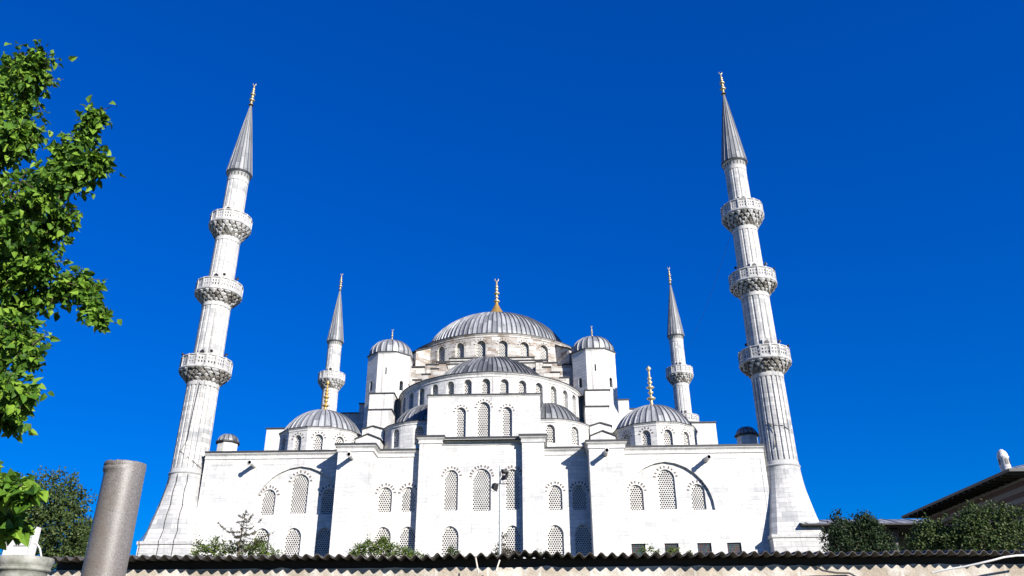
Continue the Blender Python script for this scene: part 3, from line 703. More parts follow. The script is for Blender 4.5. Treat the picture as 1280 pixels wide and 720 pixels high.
for i, (u, v) in enumerate(((-27.2, 1.0), (27.05, 1.0), (-27.8, 50.0), (28.25, 50.0))):
    if i == 0: o = empty('minaret', L2W(u, v, 0), YAW); minaret_mesh(o)
    else: o = copy_tree(mins[0]); o.location = L2W(u, v, 0)
    tag(o, LBL[i], 'minaret', 'four minarets round the mosque'); mins.append(o)
# lightning conductors down the left minaret's foot
def surf(a, z):
    t = (z - 12.36) / (18.45 - 12.36); k = (1 - t) ** 1.35; sq = min(2.3 / max(abs(math.cos(a)), 1e-6), 2.3 / max(abs(math.sin(a)), 1e-6)) * .985
    return sq * k + 1.62 * (1 - k) + .05
for a, b_ in ((-.62, -.75), (-.12, -.2), (.42, .35)):
    mb = MB(); pts = []
    for i in range(9):
        z = 18.3 - (18.3 - 12.6) * i / 8; aa = a + (b_ - a) * i / 8 + .03 * math.sin(i * 2); r = surf(aa, z); pts.append((r * math.sin(aa), -r * math.cos(aa), z))
    pts += [(pts[-1][0] * 1.02, -2.46, 12.4), (pts[-1][0] * 1.02, -2.42, 12.2), (pts[-1][0], -2.34, 12.0), (pts[-1][0] - .1, -2.33, 9)]
    mb.tube(pts, .028, 0, 5); mb.build('conductor_cable', 'cable', mins[0])
for r_, pl in ((mins[0], [(.2, 27), (.1, 24), (.05, 21.4), (-.25, 20.4), (.6, 19.5), (1.1, 19.0)]), (mins[1], [(-.9, 22.6), (-.4, 22.1), (.2, 22.0), (.6, 21.6)]), (mins[1], [(-.5, 22.1), (-.3, 21.2), (-.45, 20.0)])):
    mb = MB(); mb.tube([(1.6 * math.sin(a), -1.6 * math.cos(a), z) for a, z in pl], .03, 0, 5); mb.build('hanging_cable', 'cable', r_)

# ---- loudspeakers on the balconies (each lifts off)
def horn_mesh():
    mb = MB()
    rows = [[(r * math.cos(2 * PI * j / 12), y, r * math.sin(2 * PI * j / 12)) for j in range(12)] for y, r in ((.25, .05), (.12, .07), (-.05, .12), (-.25, .24), (-.26, .22), (-.02, .05))]
    mb.grid(rows, 0, True, True); mb.tube([(0, .1, 0), (0, .1, -.35)], .03, 0, 6); mb.box(-.1, .1, .02, .18, -.38, -.35, 0); return mb
hp = None; side = {0: 'left', 1: 'right'}; lev = {29.7: 'lowest', 38.0: 'middle'}
for i in (0, 1):
    for z, r in ((29.7, 2.3), (38.0, 2.18)):
        for a, w in ((-.95, 'left'), (.5 if i == 0 else .42, 'front'),(1.15, 'right')):
            if i == 0 and w == 'left' and z > 31: continue
            if hp is None: hp = horn_mesh().build('loudspeaker', 'dark'); o = hp
            else: o = hp.copy(); C.objects.link(o)
            p = mins[i].location; o.location = (p.x + (r - .04) * math.sin(a + YAW), p.y - (r - .04) * math.cos(a + YAW), z + .27); o.rotation_euler = (0, 0, a); o.scale = (.68, .68, .68)
            tag(o, f'dark horn loudspeaker on the {w} rim of the {lev[z]} balcony, {side[i]} front minaret', 'loudspeaker', 'loudspeakers on the minaret balconies')
# ---- stone waterspouts under the cornice
def spout():
    mb = MB(); rows = []; n = 14
    for y, r in ((.05, .24), (-.15, .24), (-.2, .19), (-1.28, .18), (-1.36, .22), (-1.42, .22), (-1.42, .15), (-.9, .14)):
        rows.append([(r * math.cos(2 * PI * j / n), y, r * math.sin(2 * PI * j / n) * 1.1 + (.0)) for j in range(n)])
    mb.grid(rows[:-1], 0, True, True); mb.grid(rows[-2:], 1, True, True); mb.face(rows[-1], 1); return mb
sp0 = None
for (u, v, z), lb in (((-20.75, 0, 19.15), 'white stone waterspout on the left wing wall, left of the big arch'), ((-11.35, -2.2, 19.2), 'white stone waterspout high on the left buttress'),
                      ((11.0, -2.2, 19.25), 'white stone waterspout high on the right buttress'), ((20.15, 0, 19.1), 'white stone waterspout on the right wing wall, right of the big arch')):
    if sp0 is None: sp0 = spout().build('waterspout', ['stone', 'dark']); o = sp0
    else: o = sp0.copy(); C.objects.link(o)
    o.location = L2W(u, v, z); o.rotation_euler = (R(3), 0, YAW); tag(o, lb, 'waterspout', 'waterspouts below the cornice')

# ================================================================== GROUND
def gz(x, y):
    t = max(0, min(1, (y - 24) / 30)); return TERR * t * t * (3 - 2 * t) + .05 * mnoise.noise((x * .3, y * .3, 0))
mb = MB(); xs = [-1500, -400, -120] + [-80 + 4 * i for i in range(41)] + [120, 400, 1500]; ys = [-600, -100, -30] + [-10 + 3 * i for i in range(40)] + [130, 200, 500, 2500]
mb.grid([[(x, y, gz(x, y)) for x in xs] for y in ys], 0, False, True); structure(mb.build('ground', 'earth'))

# ================================================================== FOREGROUND WALL, SHEETING
WX0, WX1, WY, WZ = -13.0, 12.0, 13.86, 3.235
mb = MB(); nx = 120; rows = []
for k, (dy, z) in enumerate(((0, -.2), (0, 1.2), (0, 2.4), (0, 2.9), (0, 3.1), (0, WZ), (.5, WZ), (.5, -.2))):
    rows.append([(WX0 + (WX1 - WX0) * i / nx, WY + dy + (.02 * mnoise.noise((i * .7, z * 3, 0)) if dy == 0 else 0), z + (.035 * mnoise.noise((i * .9, 5, 0)) if z == WZ else 0)) for i in range(nx + 1)])
mb.grid(rows, 0, False, False, [[(p[0], p[2]) for p in r] for r in rows])
tag(mb.build('boundary_wall', 'wall'), 'cream rubble stone boundary wall along the bottom, in front of the mosque', 'wall')
roof = tag(empty('corrugated_roof', (0, WY, 3.325)), 'row of dark wavy corrugated sheets capping the boundary wall', 'roof')
mb = MB(); mb.box(WX0 + 5.4, WX1, .10, .42, -.10, .06); mb.build('wall_plate', 'timber', roof)
pitch = .177; sw = pitch * 7; x = WX0 + 5.4; k = 0; PH = 0
# corrugated sheets, each a part of the capping
while x < WX1 - .6:
    mb = MB(); n = 8 * 8; rng = random.Random(k); rot = rng.uniform(-.006, .006); dz = rng.uniform(-.008, .008); oy = rng.uniform(-.02, .02)
    lift = 0
    if -.35 < x < 1.2: lift = .055
    top, bot = [], []
    for i in range(n + 1):
        xx = x + (sw + pitch) * i / n; w = .033 * math.cos(2 * PI * xx / pitch)
        cx = xx - x - sw / 2; z0 = w + dz + cx * rot + (.012 if k % 2 else 0) + (lift * max(0, 1 - abs(xx - .2) / .8))
        nick = .02 * max(0, mnoise.noise((xx * 3, 1.3, 0)))
        top.append([(xx, -.335 + oy + nick, z0 + .006), (xx, .30, z0 + .02), (xx, .8, z0 + .045)]); bot.append([(a, b_, c - .011) for a, b_, c in top[-1]])
    for sset in (top, bot): mb.grid([[r[j] for r in sset] for j in range(3)], 0, False, True)
    for j in range(n): mb.face([bot[j][0], bot[j + 1][0], top[j + 1][0], top[j][0]], 0)
    o = mb.build('sheet', 'sheet', roof, (0, 0, .05))
    if lift and k % 2: o['label'] = 'buckled sheet lifted off the wall'
    x += sw; k += 1

# loose laths and cables at the wall
for (a, b_), lb in (((at(594.5, 697, 13.5), at(598, 717, 13.45)), 'thin upright pale lath poking below the corrugated eave, left of the pair'), ((at(624.5, 700, 13.5), at(620, 714, 13.45)), 'short slanting pale lath below the corrugated eave, near the lamp pole')):
    mb = MB(); mb.tube([a, b_], .014, 0, 4); tag(mb.build('lath', 'wood'), lb, 'lath', 'laths under the eave')
mb = MB(); pts = [at(1165, 716, 13.55), at(1185, 711.5, 13.5), at(1205, 708.5, 13.4), at(1225, 704, 13.35), at(1240, 700.5, 13.3), at(1255, 696.5, 13.35), at(1270, 694.5, 13.4), at(1295, 694, 13.5)]
mb.tube(pts, .017, 0, 6); tag(mb.build('cable', 'pale_cable'), 'pale cable sagging from the sheeting at the right end of the wall', 'cable')
mb = MB(); mb.tube([at(1020, 708, 13.6), at(1028, 713, 13.72), at(1045, 716, 13.78), at(1062, 716.5, 13.8), at(1072, 722, 13.82)], .016, 0, 6); tag(mb.build('cable', 'cable'), 'black cable hanging on the stone wall below the arcade', 'cable')

# ================================================================== LEFT FOREGROUND PIECES
p = at(157, 585, 10); r = .24
mb = MB(); rows = []; nn = 48
for z, rr in ((0, r * 1.12), (.25, r * 1.12), (.3, r * 1.03), (1.2, r * 1.03), (2.4, r * 1.01), (3.2, r), (3.72, r * .985), (3.88, r * .985), (3.92, r * 1.0), (3.935, r * 1.045), (3.95, r * 1.06), (3.978, r * 1.06), (3.984, r * 1.03), (3.992, r * 1.03), (3.998, r * 1.055), (4.03, r * 1.06), (4.045, r * 1.04), (4.05, r * .6), (4.04, .01)):
    row = []
    for j in range(nn):
        a = 2 * PI * j / nn; q = rr; zz = z
        if z > 3.9 and rr > .2:      # the ring is broken away on the right half
            brk = max(0, min(1, 1.6 * math.sin(a - .15) + .35 + .5 * mnoise.noise((math.cos(a) * 2, math.sin(a) * 2, 3))))
            q = rr * (1 - brk) + brk * min(rr, r * (.985 + .012 * mnoise.noise((a * 3, z * 9, 1)))); zz = z - (.035 * max(0, mnoise.noise((a * 2.2, 7, 0))) if z > 3.95 else 0)
        q += .003 * mnoise.noise((a * 2, z * 4, 0)); row.append((q * math.sin(a), -q * math.cos(a), zz))
    rows.append(row)
mb.grid(rows, 0, True, True)
tag(mb.build('granite_column', 'granite', None, (p.x, p.y, 0)), 'tall speckled grey brown granite column shaft with a chipped top ring', 'column')
p = at(32.5, 700, 9.5); zt = p.z + .02; mb = MB()
mb.lathe([(.24, 0), (.24, zt - .55), (.245, zt - .2), (.25, zt - .15), (.272, zt - .145), (.278, zt - .125), (.262, zt - .105), (.28, zt - .09), (.29, zt - .03), (.283, zt), (.2, zt + .005), (.01, zt)], 40, 0)
tag(mb.build('marble_drum', 'mossy', None, (p.x, p.y, 0)), 'short lichened grey marble column with a moulded rim, bottom left corner', 'column')
# white notice panel behind it
root = tag(empty('notice_board', (at(22, 695, 11.2).x, 11.2, 0)), 'white notice board with faint grey writing half hidden by leaves', 'notice board')
q0, q1, q2, q3 = at(5, 701, 11.2), at(32, 701, 11.2), at(38, 661, 11.2), at(12, 661, 11.2); bx = root.location
w = (q1 - q0).x; h0, h1 = q0.z - .15, q2.z; x0, x1 = -w * .5, w * .5
mb = MB(); mb.box(x0, x1, 0, .04, h0, h1); mb.build('panel', 'whiteboard', root)
mb = MB(); mb.box(x1 + .002, x1 + .05, -.03, .06, 0, h1 + .02); mb.box(x0 - .05, x0 - .002, -.03, .06, 0, h1 + .02); mb.build('frame', 'whiteboard', root)
mb = MB(); zm = h1 - .23
rnd = random.Random(3); x = x0 + .055
while x < x1 - .06:
    wd = rnd.uniform(.008, .02); mb.box(x, x + wd, -.006, -.001, zm, zm + rnd.uniform(.016, .026)); x += wd + .006
mb.build('lettering', 'grey_ink', root); mb = MB(); mb.lathe([(.001, zm + .07), (.022, zm + .075), (.01, zm + .1), (.001, zm + .13)], 8, 0, (0, -.024)); mb.build('emblem', 'grey_ink', root)
mb = MB(); A = at(36, 690, 9.7); mb.tube([at(34, 696, 9.62), at(37, 684, 9.7), at(41, 678.5, 9.75), at(46, 679.5, 9.75), at(50, 686, 9.7), at(52, 698, 9.65)], .011, 0, 6)
tag(mb.build('wire_loop', 'pale_cable'), 'pale bent wire loop sticking up behind the short marble column', 'wire')

# ================================================================== LAMP POST
b0 = at(625, 690, 60); root = tag(empty('lamp_post', (b0.x, b0.y, TERR - .1)), 'slim grey lamp post with black floodlights in front of the middle windows', 'lamp post')
ht = at(623, 580, 60).z - TERR
mb = MB(); mb.tube([(0, 0, 0), (0, 0, ht * .5), (0, 0, ht)], [.1, .085, .055], 0, 10); mb.lathe([(.16, 0), (.16, .3), (.1, .4)], 12, 0); mb.build('pole', 'steel', root)
def flood(x, y, z, rz, tilt, s=1):
    mb = MB(); w, h = .42 * s, .30 * s
    pts = [(-w, 0, -h), (w, 0, -h), (w, 0, h), (-w, 0, h)]; bk = [(-w * .6, .3 * s, -h * .55), (w * .6, .3 * s, -h * .55), (w * .6, .3 * s, h * .55), (-w * .6, .3 * s, h * .55)]
    mb.face(pts, 0); mb.face(bk, 0)
    for i in range(4): j = (i + 1) % 4; mb.face([pts[i], pts[j], bk[j], bk[i]], 0)
    mb.box(-w * 1.06, -w * 1.01, -.02, .2 * s, -.05, .05, 0); mb.box(w * 1.01, w * 1.06, -.02, .2 * s, -.05, .05, 0); mb.tube([(-w * 1.03, .1, 0), (-w * 1.03, .25, -.35 * s), (w * 1.03, .25, -.35 * s), (w * 1.03, .1, 0)], .02, 0, 5)
    o = mb.build('floodlight', 'dark', root, (x, y, z)); o.rotation_euler = (tilt, 0, rz); return o
flood(-.30, -.3, ht - 1.7, R(70), R(15), .9); flood(.34, -.2, ht - .55, R(200), R(20), .62); flood(.26, -.32, ht - 1.0, R(-50), R(-20), .6); flood(.55, .1, ht - .75, R(110), R(10), .5)
mb = MB(); mb.box(-.5, .62, -.03, .03, ht - 1.42, ht - 1.36); mb.box(-.05, .5, -.025, .025, ht - .35, ht - .3); mb.build('bracket', 'dark', root)

# ================================================================== RIGHT BUILDINGS
HZ = 13.1
g = tag(empty('arcade', (0, 0, 0)), 'low arcade with grey lead roof joining the right minaret to the dark house', 'arcade')
yA, yB = 69.5, 76; xa, xb = at(1003, 655, yA).x, 46.0; ze = at(1080, 656, yA).z
mb = MB(); rows = []
for y, z in ((yA, ze + .12), (yA + .6, ze + .30), (yA + 3, ze + .95), (yB, ze + 1.1)):
    rows.append([(xa + (xb - xa) * i / 40, y, z) for i in range(41)])
mb.grid(rows, 0, False, False, [[(p[0], p[1]) for p in r] for r in rows])
mb.face([(xa, yA, ze), (xb, yA, ze), (xb, yA, ze + .119), (xa, yA, ze + .119)], 1); mb.face([(xa, yA, ze), (xb, yA, ze), (xb, yB, ze - .05), (xa, yB, ze - .05)], 1)
mb.face([(xa, yA, ze), (xa, yA, ze + .12), (xa, yA + 3, ze + .95), (xa, yB, ze + 1.1), (xa, yB, ze - .05)], 1)
for i in range(12):
    x = xa + .5 + (xb - xa - .6) * i / 11; mb.tube([(x, yA + .01, ze + .15), (x, yA + .6, ze + .33), (x, yA + 3, ze + .98)], .035, 0, 5)
mb.build('lead_roof', ['lead', 'timber'], g)
mb = MB(); mb.box(xa + .3, xb, yB - .4, yB, TERR - .3, ze - .06, 0); mb.build('back_wall', 'mossy', g)
for x in (xa + 1.2, xa + 4.9, xa + 8.6):
    mb = MB(); mb.lathe([(.2, TERR - .2), (.2, TERR + .3), (.14, TERR + .4), (.125, ze - 1.5), (.15, ze - 1.45), (.16, ze - 1.3), (.34, ze - .7), (.34, ze - .45)], 12, 0, (x, yA + 2.3))
    mb.box(x - .3, x + .3, yA + 2.0, yA + 2.6, ze - .45, ze - .06, 0); mb.build('column', 'granite', g)
hx, hy = 31.0, 50.0
corner = at(1262, 589, 50.0); hx = corner.x; HZ = corner.z
h = tag(empty('stone_house', (0, 0, 0)), 'dark house with deep overhanging lead eaves and striped stone courses, right edge', 'house')
mb = MB(); ex = hx + 14; ey = 78
dirx, diry = CY_, SY_; vx, vy = -SY_, CY_
def H(a, b_, z): return (hx + a * dirx + b_ * vx, hy + a * diry + b_ * vy, z)
mb2 = MB()
def hq(p): mb2.face([H(*q) for q in p], 0, [(q[0] + q[1], q[2]) for q in p])
hq([(1.5, 1.5, TERR - .3), (14, 1.5, TERR - .3), (14, 1.5, HZ - .1), (1.5, 1.5, HZ - .1)]); hq([(1.5, 1.5, TERR - .3), (1.5, 15, TERR - .3), (1.5, 15, HZ - .1), (1.5, 1.5, HZ - .1)])
hq([(14, 1.5, TERR - .3), (14, 15, TERR - .3), (14, 15, HZ - .1), (14, 1.5, HZ - .1)]); hq([(1.5, 15, TERR - .3), (14, 15, TERR - .3), (14, 15, HZ - .1), (1.5, 15, HZ - .1)])
mb2.build('wall', 'striped', h)
rz = HZ + 2.6; e0, e1, f0, f1 = 0, 15.5, 0, 16.5
def quad(b_, pts, m_, uv=None): b_.face([H(*q) for q in pts], m_, uv)
mb.face([H(0, 0, HZ + .18), H(15.5, 0, HZ + .18), H(7.75, 7, rz)], 0, [(0, 0), (15.5, 0), (7.75, 9)])
mb.face([H(0, 16.5, HZ + .18), H(0, 0, HZ + .18), H(7.75, 7, rz), H(7.75, 9.5, rz)], 0, [(0, 0), (16.5, 0), (19, 8), (8, 8)])
mb.face([H(15.5, 0, HZ + .18), H(15.5, 16.5, HZ + .18), H(7.75, 9.5, rz), H(7.75, 7, rz)], 0, [(0, 0), (16.5, 0), (19, 8), (8, 8)])
mb.face([H(15.5, 16.5, HZ + .18), H(0, 16.5, HZ + .18), H(7.75, 9.5, rz)], 0, [(0, 0), (15.5, 0), (7.75, 9)])
for a, b_ in (((0, 0), (15.5, 0)), ((15.5, 0), (15.5, 16.5)), ((15.5, 16.5), (0, 16.5)), ((0, 16.5), (0, 0))): mb.face([H(*a, HZ), H(*b_, HZ), H(*b_, HZ + .179), H(*a, HZ + .179)], 1)
for i in range(1, 26):
    t = i / 26; x = 15.5 * t; zz = HZ + .2 + (rz - HZ - .2) * min(1, 2 * min(t, 1 - t)); yy = 7 * min(1, 2 * min(t, 1 - t)); mb.tube([H(x, .0, HZ + .2), H(x, yy, zz)], .03, 0, 4)
rf = mb.build('roof', ['lead', 'flash'], h)
mb = MB(); mb.face([H(0, 0, HZ), H(15.5, 0, HZ), H(15.5, 16.5, HZ), H(0, 16.5, HZ)], 0)
for i in range(34):
    b_ = .3 + i * .83
    if b_ < 16: mb.box(H(.05, b_, 0)[0], H(1.5, b_, 0)[0], H(.05, b_, 0)[1], H(.05, b_, 0)[1] + .12, HZ - .14, HZ - .004, 0)
mb.build('eave_boards', 'timber', h)
for b_ in (4.0, 8.0, 12):   # window openings of the shaded side
    mb = MB(); P0, P1 = H(1.47, b_ + .6, 0), H(1.47, b_ - .6, 0); fr = frame(P0[:2], P1[:2])
    mb.face([fr(*p) for p in [(0, 9.2)] + arch_pts(.6, 1.2, 11.6, .6) + [(1.2, 9.2)]], 0); mb.build('window', 'pane', h)
p = at(1257.5, 586, 53.5); mb = MB(); zc = p.z - .5
mb.lathe([(.33, zc - .5), (.33, zc + 1.2), (.36, zc + 1.24), (.36, zc + 1.3), (.33, zc + 1.34), (.31, zc + 1.5), (.24, zc + 1.66), (.12, zc + 1.78), (.02, zc + 1.82)], 12, 0, (p.x, p.y))
for a in (0, PI / 2, PI, -PI / 2, .8):
    d = Vector((math.sin(a), -math.cos(a))); t = Vector((-d.y, d.x)); c = Vector((p.x, p.y)) + d * .337
    mb.face([(*(c - t * .09), zc + .75), (*(c + t * .09), zc + .75), (*(c + t * .09), zc + 1.1), (*c, zc + 1.2), (*(c - t * .09), zc + 1.1)], 1)
mb.build('chimney', ['stone', 'dark'], rf)

# overhead wire from the right front minaret to the one behind it
mb = MB(); a = mins[1].location + Vector((-1.0, .5, 44.0)); b_ = mins[3].location + Vector((.2, -.8, 47)); mb.tube([a.lerp(b_, t / 10) - Vector((0, 0, 1.2 * math.sin(PI * t / 10))) for t in range(11)], .012, 0, 4)
tag(mb.build('wire', 'cable'), 'thin wire strung across the sky between the two right minarets', 'wire')

# ================================================================== PLANTS
def leaf(mb, p, d, n, L, wd, m=0, fold=.25):
    s = d.cross(n)
    if s.length < 1e-4: return
    s.normalize(); n = s.cross(d).normalized()
    tip = p + d * L - n * L * .18; mid = p + d * L * .45
    l1 = p + d * L * .32 + s * wd * .5 + n * wd * fold; r1 = p + d * L * .32 - s * wd * .5 + n * wd * fold
    l2 = p + d * L * .68 + s * wd * .34 + n * (wd * fold * .5 - L * .05); r2 = p + d * L * .68 - s * wd * .34 + n * (wd * fold * .5 - L * .05)
    i = len(mb.v); mb.v += [tuple(q) for q in (p, l1, mid, r1, l2, r2, tip)]
    for f in ((0, 2, 1), (0, 3, 2), (1, 2, 4), (3, 5, 2), (2, 6, 4), (2, 5, 6)):
        mb.f.append(tuple(i + k for k in f)); mb.m.append(m); mb.sm.append(False); mb.uv += [(0, 0)] * 3
def card(mb, p, d, n, L, wd):
    s = d.cross(n)
    if s.length < 1e-4: return
    s.normalize(); i = len(mb.v)
    mb.v += [tuple(q) for q in (p, p + d * L * .45 + s * wd * .5, p + d * L, p + d * L * .45 - s * wd * .5)]
    mb.f.append((i, i + 1, i + 2, i + 3)); mb.m.append(0); mb.sm.append(False); mb.uv += [(0, 0)] * 4
def rv(rnd):
    while True:
        v = Vector((rnd.uniform(-1, 1), rnd.uniform(-1, 1), rnd.uniform(-1, 1)))
        if .05 < v.length < 1: return v.normalized()

# ---- the big-leaved tree at the left, its limbs reaching in from outside the frame
rnd = random.Random(11); YT = 8.5
base = Vector((-8.6, 8.9, 0))
near = tag(empty('leafy_tree', base), 'large leaved bright green tree reaching in from the left edge', 'tree')
def W2(v): return Vector(v) - base
limbs = [  # (px, py, depth) polylines, radius in metres at each end of the leaf sleeve
    ([(-70, 330, 9.2), (-10, 235, 8.9), (30, 130, 8.6), (52, 72, 8.4)], .46, .22, 330),
    ([(-70, 420, 8.8), (0, 300, 8.6), (62, 230, 8.4), (122, 142, 8.2)], .50, .16, 420),
    ([(-70, 330, 8.0), (20, 265, 7.9), (80, 228, 7.8), (126, 200, 7.8)], .40, .16, 300),
    ([(-80, 480, 9.0), (0, 390, 8.8), (60, 368, 8.6), (106, 352, 8.4), (126, 402, 8.3)], .34, .12, 330),
    ([(-70, 520, 8.2), (-10, 440, 8.1), (26, 410, 8.0), (36, 455, 7.9)], .38, .14, 280),
    ([(-60, 540, 7.8), (-20, 480, 7.7), (10, 490, 7.6), (34, 495, 7.6)], .28, .13, 180),
    ([(-60, 260, 9.0), (-20, 170, 8.9), (6, 112, 8.8), (30, 72, 8.7)], .38, .18, 240),
    ([(-80, 380, 9.3), (-10, 330, 9.2), (40, 310, 9.0), (80, 270, 8.9)], .42, .22, 330),
    ([(-80, 250, 8.5), (-30, 200, 8.4), (10, 180, 8.3), (34, 165, 8.2)], .34, .2, 230),
    ([(-80, 420, 8.6), (-30, 360, 8.5), (15, 345, 8.4), (60, 330, 8.3)], .36, .2, 260),
    ([(-80, 560, 8.4), (-30, 505, 8.3), (0, 510, 8.2), (14, 530, 8.2)], .22, .12, 120),
]
bm = MB(); lm = MB(); tw = MB()
trk = [base + Vector((0, 0, 0)), base + Vector((.1, -.05, 1.6)), base + Vector((.25, -.15, 3.0)), base + Vector((.3, -.2, 4.6)), base + Vector((.35, -.2, 6.4)), base + Vector((.3, -.2, 8.0))]
bm.tube([W2(p) for p in trk], [.26, .22, .19, .15, .1, .05], 0, 10); bm.build('trunk', 'trunk', near)
def polyat(P, t):
    t *= len(P) - 1; i = min(int(t), len(P) - 2); return P[i].lerp(P[i + 1], t - i)
def sprays(P, r0, r1, n, Lf):
    for _ in range(n):
        t = rnd.random() ** .8; c = polyat(P, t); rr = r0 + (r1 - r0) * t; ax = (polyat(P, min(1, t + .05)) - polyat(P, max(0, t - .05))).normalized()
        v = rv(rnd); v = (v + ax * rnd.uniform(0, .7)).normalized(); reach = rr * (rnd.uniform(.2, 1.0) if rnd.random() < .86 else rnd.uniform(1.0, 1.55)); e = c + v * reach
        if reach > .1 and rnd.random() < .5: tw.tube([W2(c), W2(c.lerp(e, .5) + Vector((0, 0, .02))), W2(e)], [.008, .006, .003], 0, 4)
        for k in range(rnd.randint(3, 6)):
            q = e - v * rnd.uniform(0, .14) + rv(rnd) * .05; d = (v * .5 + rv(rnd) * .8 + Vector((0, 0, -.55))).normalized(); nn_ = (Vector((.34, -.36, .55)) + rv(rnd) * 1.1).normalized()
            L = Lf * rnd.uniform(.55, 1.45); leaf(lm, W2(q), d, nn_, L, L * rnd.uniform(.62, .8))
for P, r0, r1, ns in limbs:
    ns = int(ns * 1.45)
    P = [at(*q) for q in P]; bb = MB()
    st = min(trk[1:], key=lambda q: abs(q.z - P[0].z + .8)); q1 = st.lerp(P[0], .35) + Vector((.05, .1, -.10)); q2 = st.lerp(P[0], .7) + Vector((0, -.06, .04))
    sprays([st, q1, q2, P[0], P[1]], .55, .45, 170, .088)
    bb.tube([W2(st), W2(q1), W2(q2)] + [W2(p) for p in P], [.07, .062, .054] + [.045 - .036 * i / (len(P) - 1) for i in range(len(P))], 0, 7); bb.build('branch', 'trunk', near)
    sprays(P, r0, r1, ns, .088)
P = [at(-60, 560, 6.6), at(-20, 590, 6.5), at(10, 612, 6.4), at(38, 612, 6.3)]; bb = MB(); bb.tube([W2(trk[2])] + [W2(p) for p in P], [.05, .03, .02, .012, .005], 0, 7); bb.build('branch', 'trunk', near); sprays(P, .27, .08, 120, .095)
P = [at(-60, 640, 6.8), at(-20, 645, 6.7), at(8, 650, 6.7), at(20, 655, 6.6)]; bb = MB(); bb.tube([W2(trk[2])] + [W2(p) for p in P], [.05, .03, .02, .012, .005], 0, 7); bb.build('branch', 'trunk', near); sprays(P, .22, .14, 90, .095)
sprays([trk[3], trk[4], trk[5], trk[5] + Vector((.1, 0, .8))], .8, .5, 420, .088); sprays([trk[3], trk[3] + Vector((-.6, -.2, .8)), trk[4] + Vector((-1.3, .2, .6))], .7, .5, 320, .088)
tw.build('twigs', 'trunk', near); lm.build('foliage', 'leaf_near', near)

def tree(name, label, cat, c, blobs, n, L, leafm, group=None, seed=1, trunk_r=.18, gap=.25, limbs_=True):
    """blobs: (dx, dy, dz above the ground, radius); leaves fill ragged clumps in each"""
    rnd = random.Random(seed); zb = gz(c.x, c.y); root = tag(empty(name, (c.x, c.y, zb)), label, cat, group)
    tm = MB(); top = max(b[2] for b in blobs); tm.tube([(0, 0, -.1), (.05, 0, top * .4), (0, .05, top * .95)], [trunk_r, trunk_r * .7, trunk_r * .15], 0, 8)
    if limbs_:
        for b in blobs:
            s_ = Vector((0, 0, max(.3, b[2] * .55))); e = Vector(b[:3]); tm.tube([s_, s_.lerp(e, .5) + Vector((0, 0, -.1)), e], [trunk_r * .45, trunk_r * .3, .015], 0, 5)
    tm.build('trunk', 'trunk', root); mb = MB(); tot = sum(b[3] ** 2 for b in blobs)
    for b in blobs:
        k = int(n * b[3] ** 2 / tot); done = 0; cl = []
        ncl = max(6, int(k / 14))
        for _ in range(ncl):
            v = rv(rnd); rr = b[3] * (rnd.uniform(.45, 1.0) ** .6) * (1 + .5 * mnoise.noise(v * 2.1 + Vector((b[0], b[2], seed))))
            cl.append((Vector(b[:3]) + Vector((v.x, v.y, v.z * .92)) * rr, v))
        for q, v in cl:
            for _ in range(14):
                p_ = q + rv(rnd) * rnd.uniform(0, L * 2.2); d = (v * .7 + rv(rnd)).normalized(); card(mb, p_, d, (v + rv(rnd) * .8 + Vector((0, 0, .4))).normalized(), L * rnd.uniform(.6, 1.3), L * rnd.uniform(.45, .75))
    mb.build('crown', leafm, root); return root
def rel(px, py, Y, c): p = at(px, py, Y); return (p.x - c.x, p.y - c.y, p.z - gz(c.x, c.y))
c = at(62, 690, 45)
tree('broadleaf_tree', 'rounded dark green tree behind the bright leaves and the granite column', 'tree', c, [(*rel(62, 618, 45, c), 1.5), (*rel(40, 632, 44.4, c), 1.4), (*rel(82, 630, 45, c), 1.2), (*rel(62, 655, 44, c), 1.9), (*rel(30, 665, 45, c), 1.5), (*rel(86, 672, 44.5, c), 1.1), (*rel(60, 690, 45, c), 1.9)], 17000, .17, 'leaf_dark', 'trees beyond the wall', 3)
c = at(112, 690, 48)
tree('broadleaf_tree', 'small dark tree partly behind the granite column, between it and the rounded tree', 'tree', c, [(*rel(110, 668, 48, c), .85), (*rel(100, 680, 48, c), .9), (*rel(122, 672, 48, c), 1.0), (*rel(112, 692, 48, c), 1.2)], 6000, .17, 'leaf_dark', 'trees beyond the wall', 4)
c = at(1075, 690, 55)
tree('evergreen_tree', 'dark spiky evergreen tree in front of the low arcade', 'tree', c, [(*rel(1052, 662, 55, c), .85), (*rel(1045, 680, 55, c), 1.0), (*rel(1080, 656, 55, c), .85), (*rel(1084, 672, 55, c), 1.15), (*rel(1100, 685, 55, c), 1.1), (*rel(1066, 690, 55, c), 1.3), (*rel(1047, 648, 55, c), .42), (*rel(1078, 646, 55, c), .45), (*rel(1090, 660, 55, c), .6)], 11000, .16, 'leaf_conifer', 'trees beyond the wall', 5)
c = at(1170, 690, 45)
tree('broadleaf_tree', 'small bright flecked tree below the dark sloping eave', 'tree', c, [(*rel(1160, 660, 45, c), .62), (*rel(1158, 676, 45, c), .85), (*rel(1178, 668, 45, c), .7), (*rel(1182, 684, 45, c), 1.0), (*rel(1150, 690, 45, c), .8)], 6500, .15, 'leaf_dark', 'trees beyond the wall', 6)
c = at(1232, 690, 44)
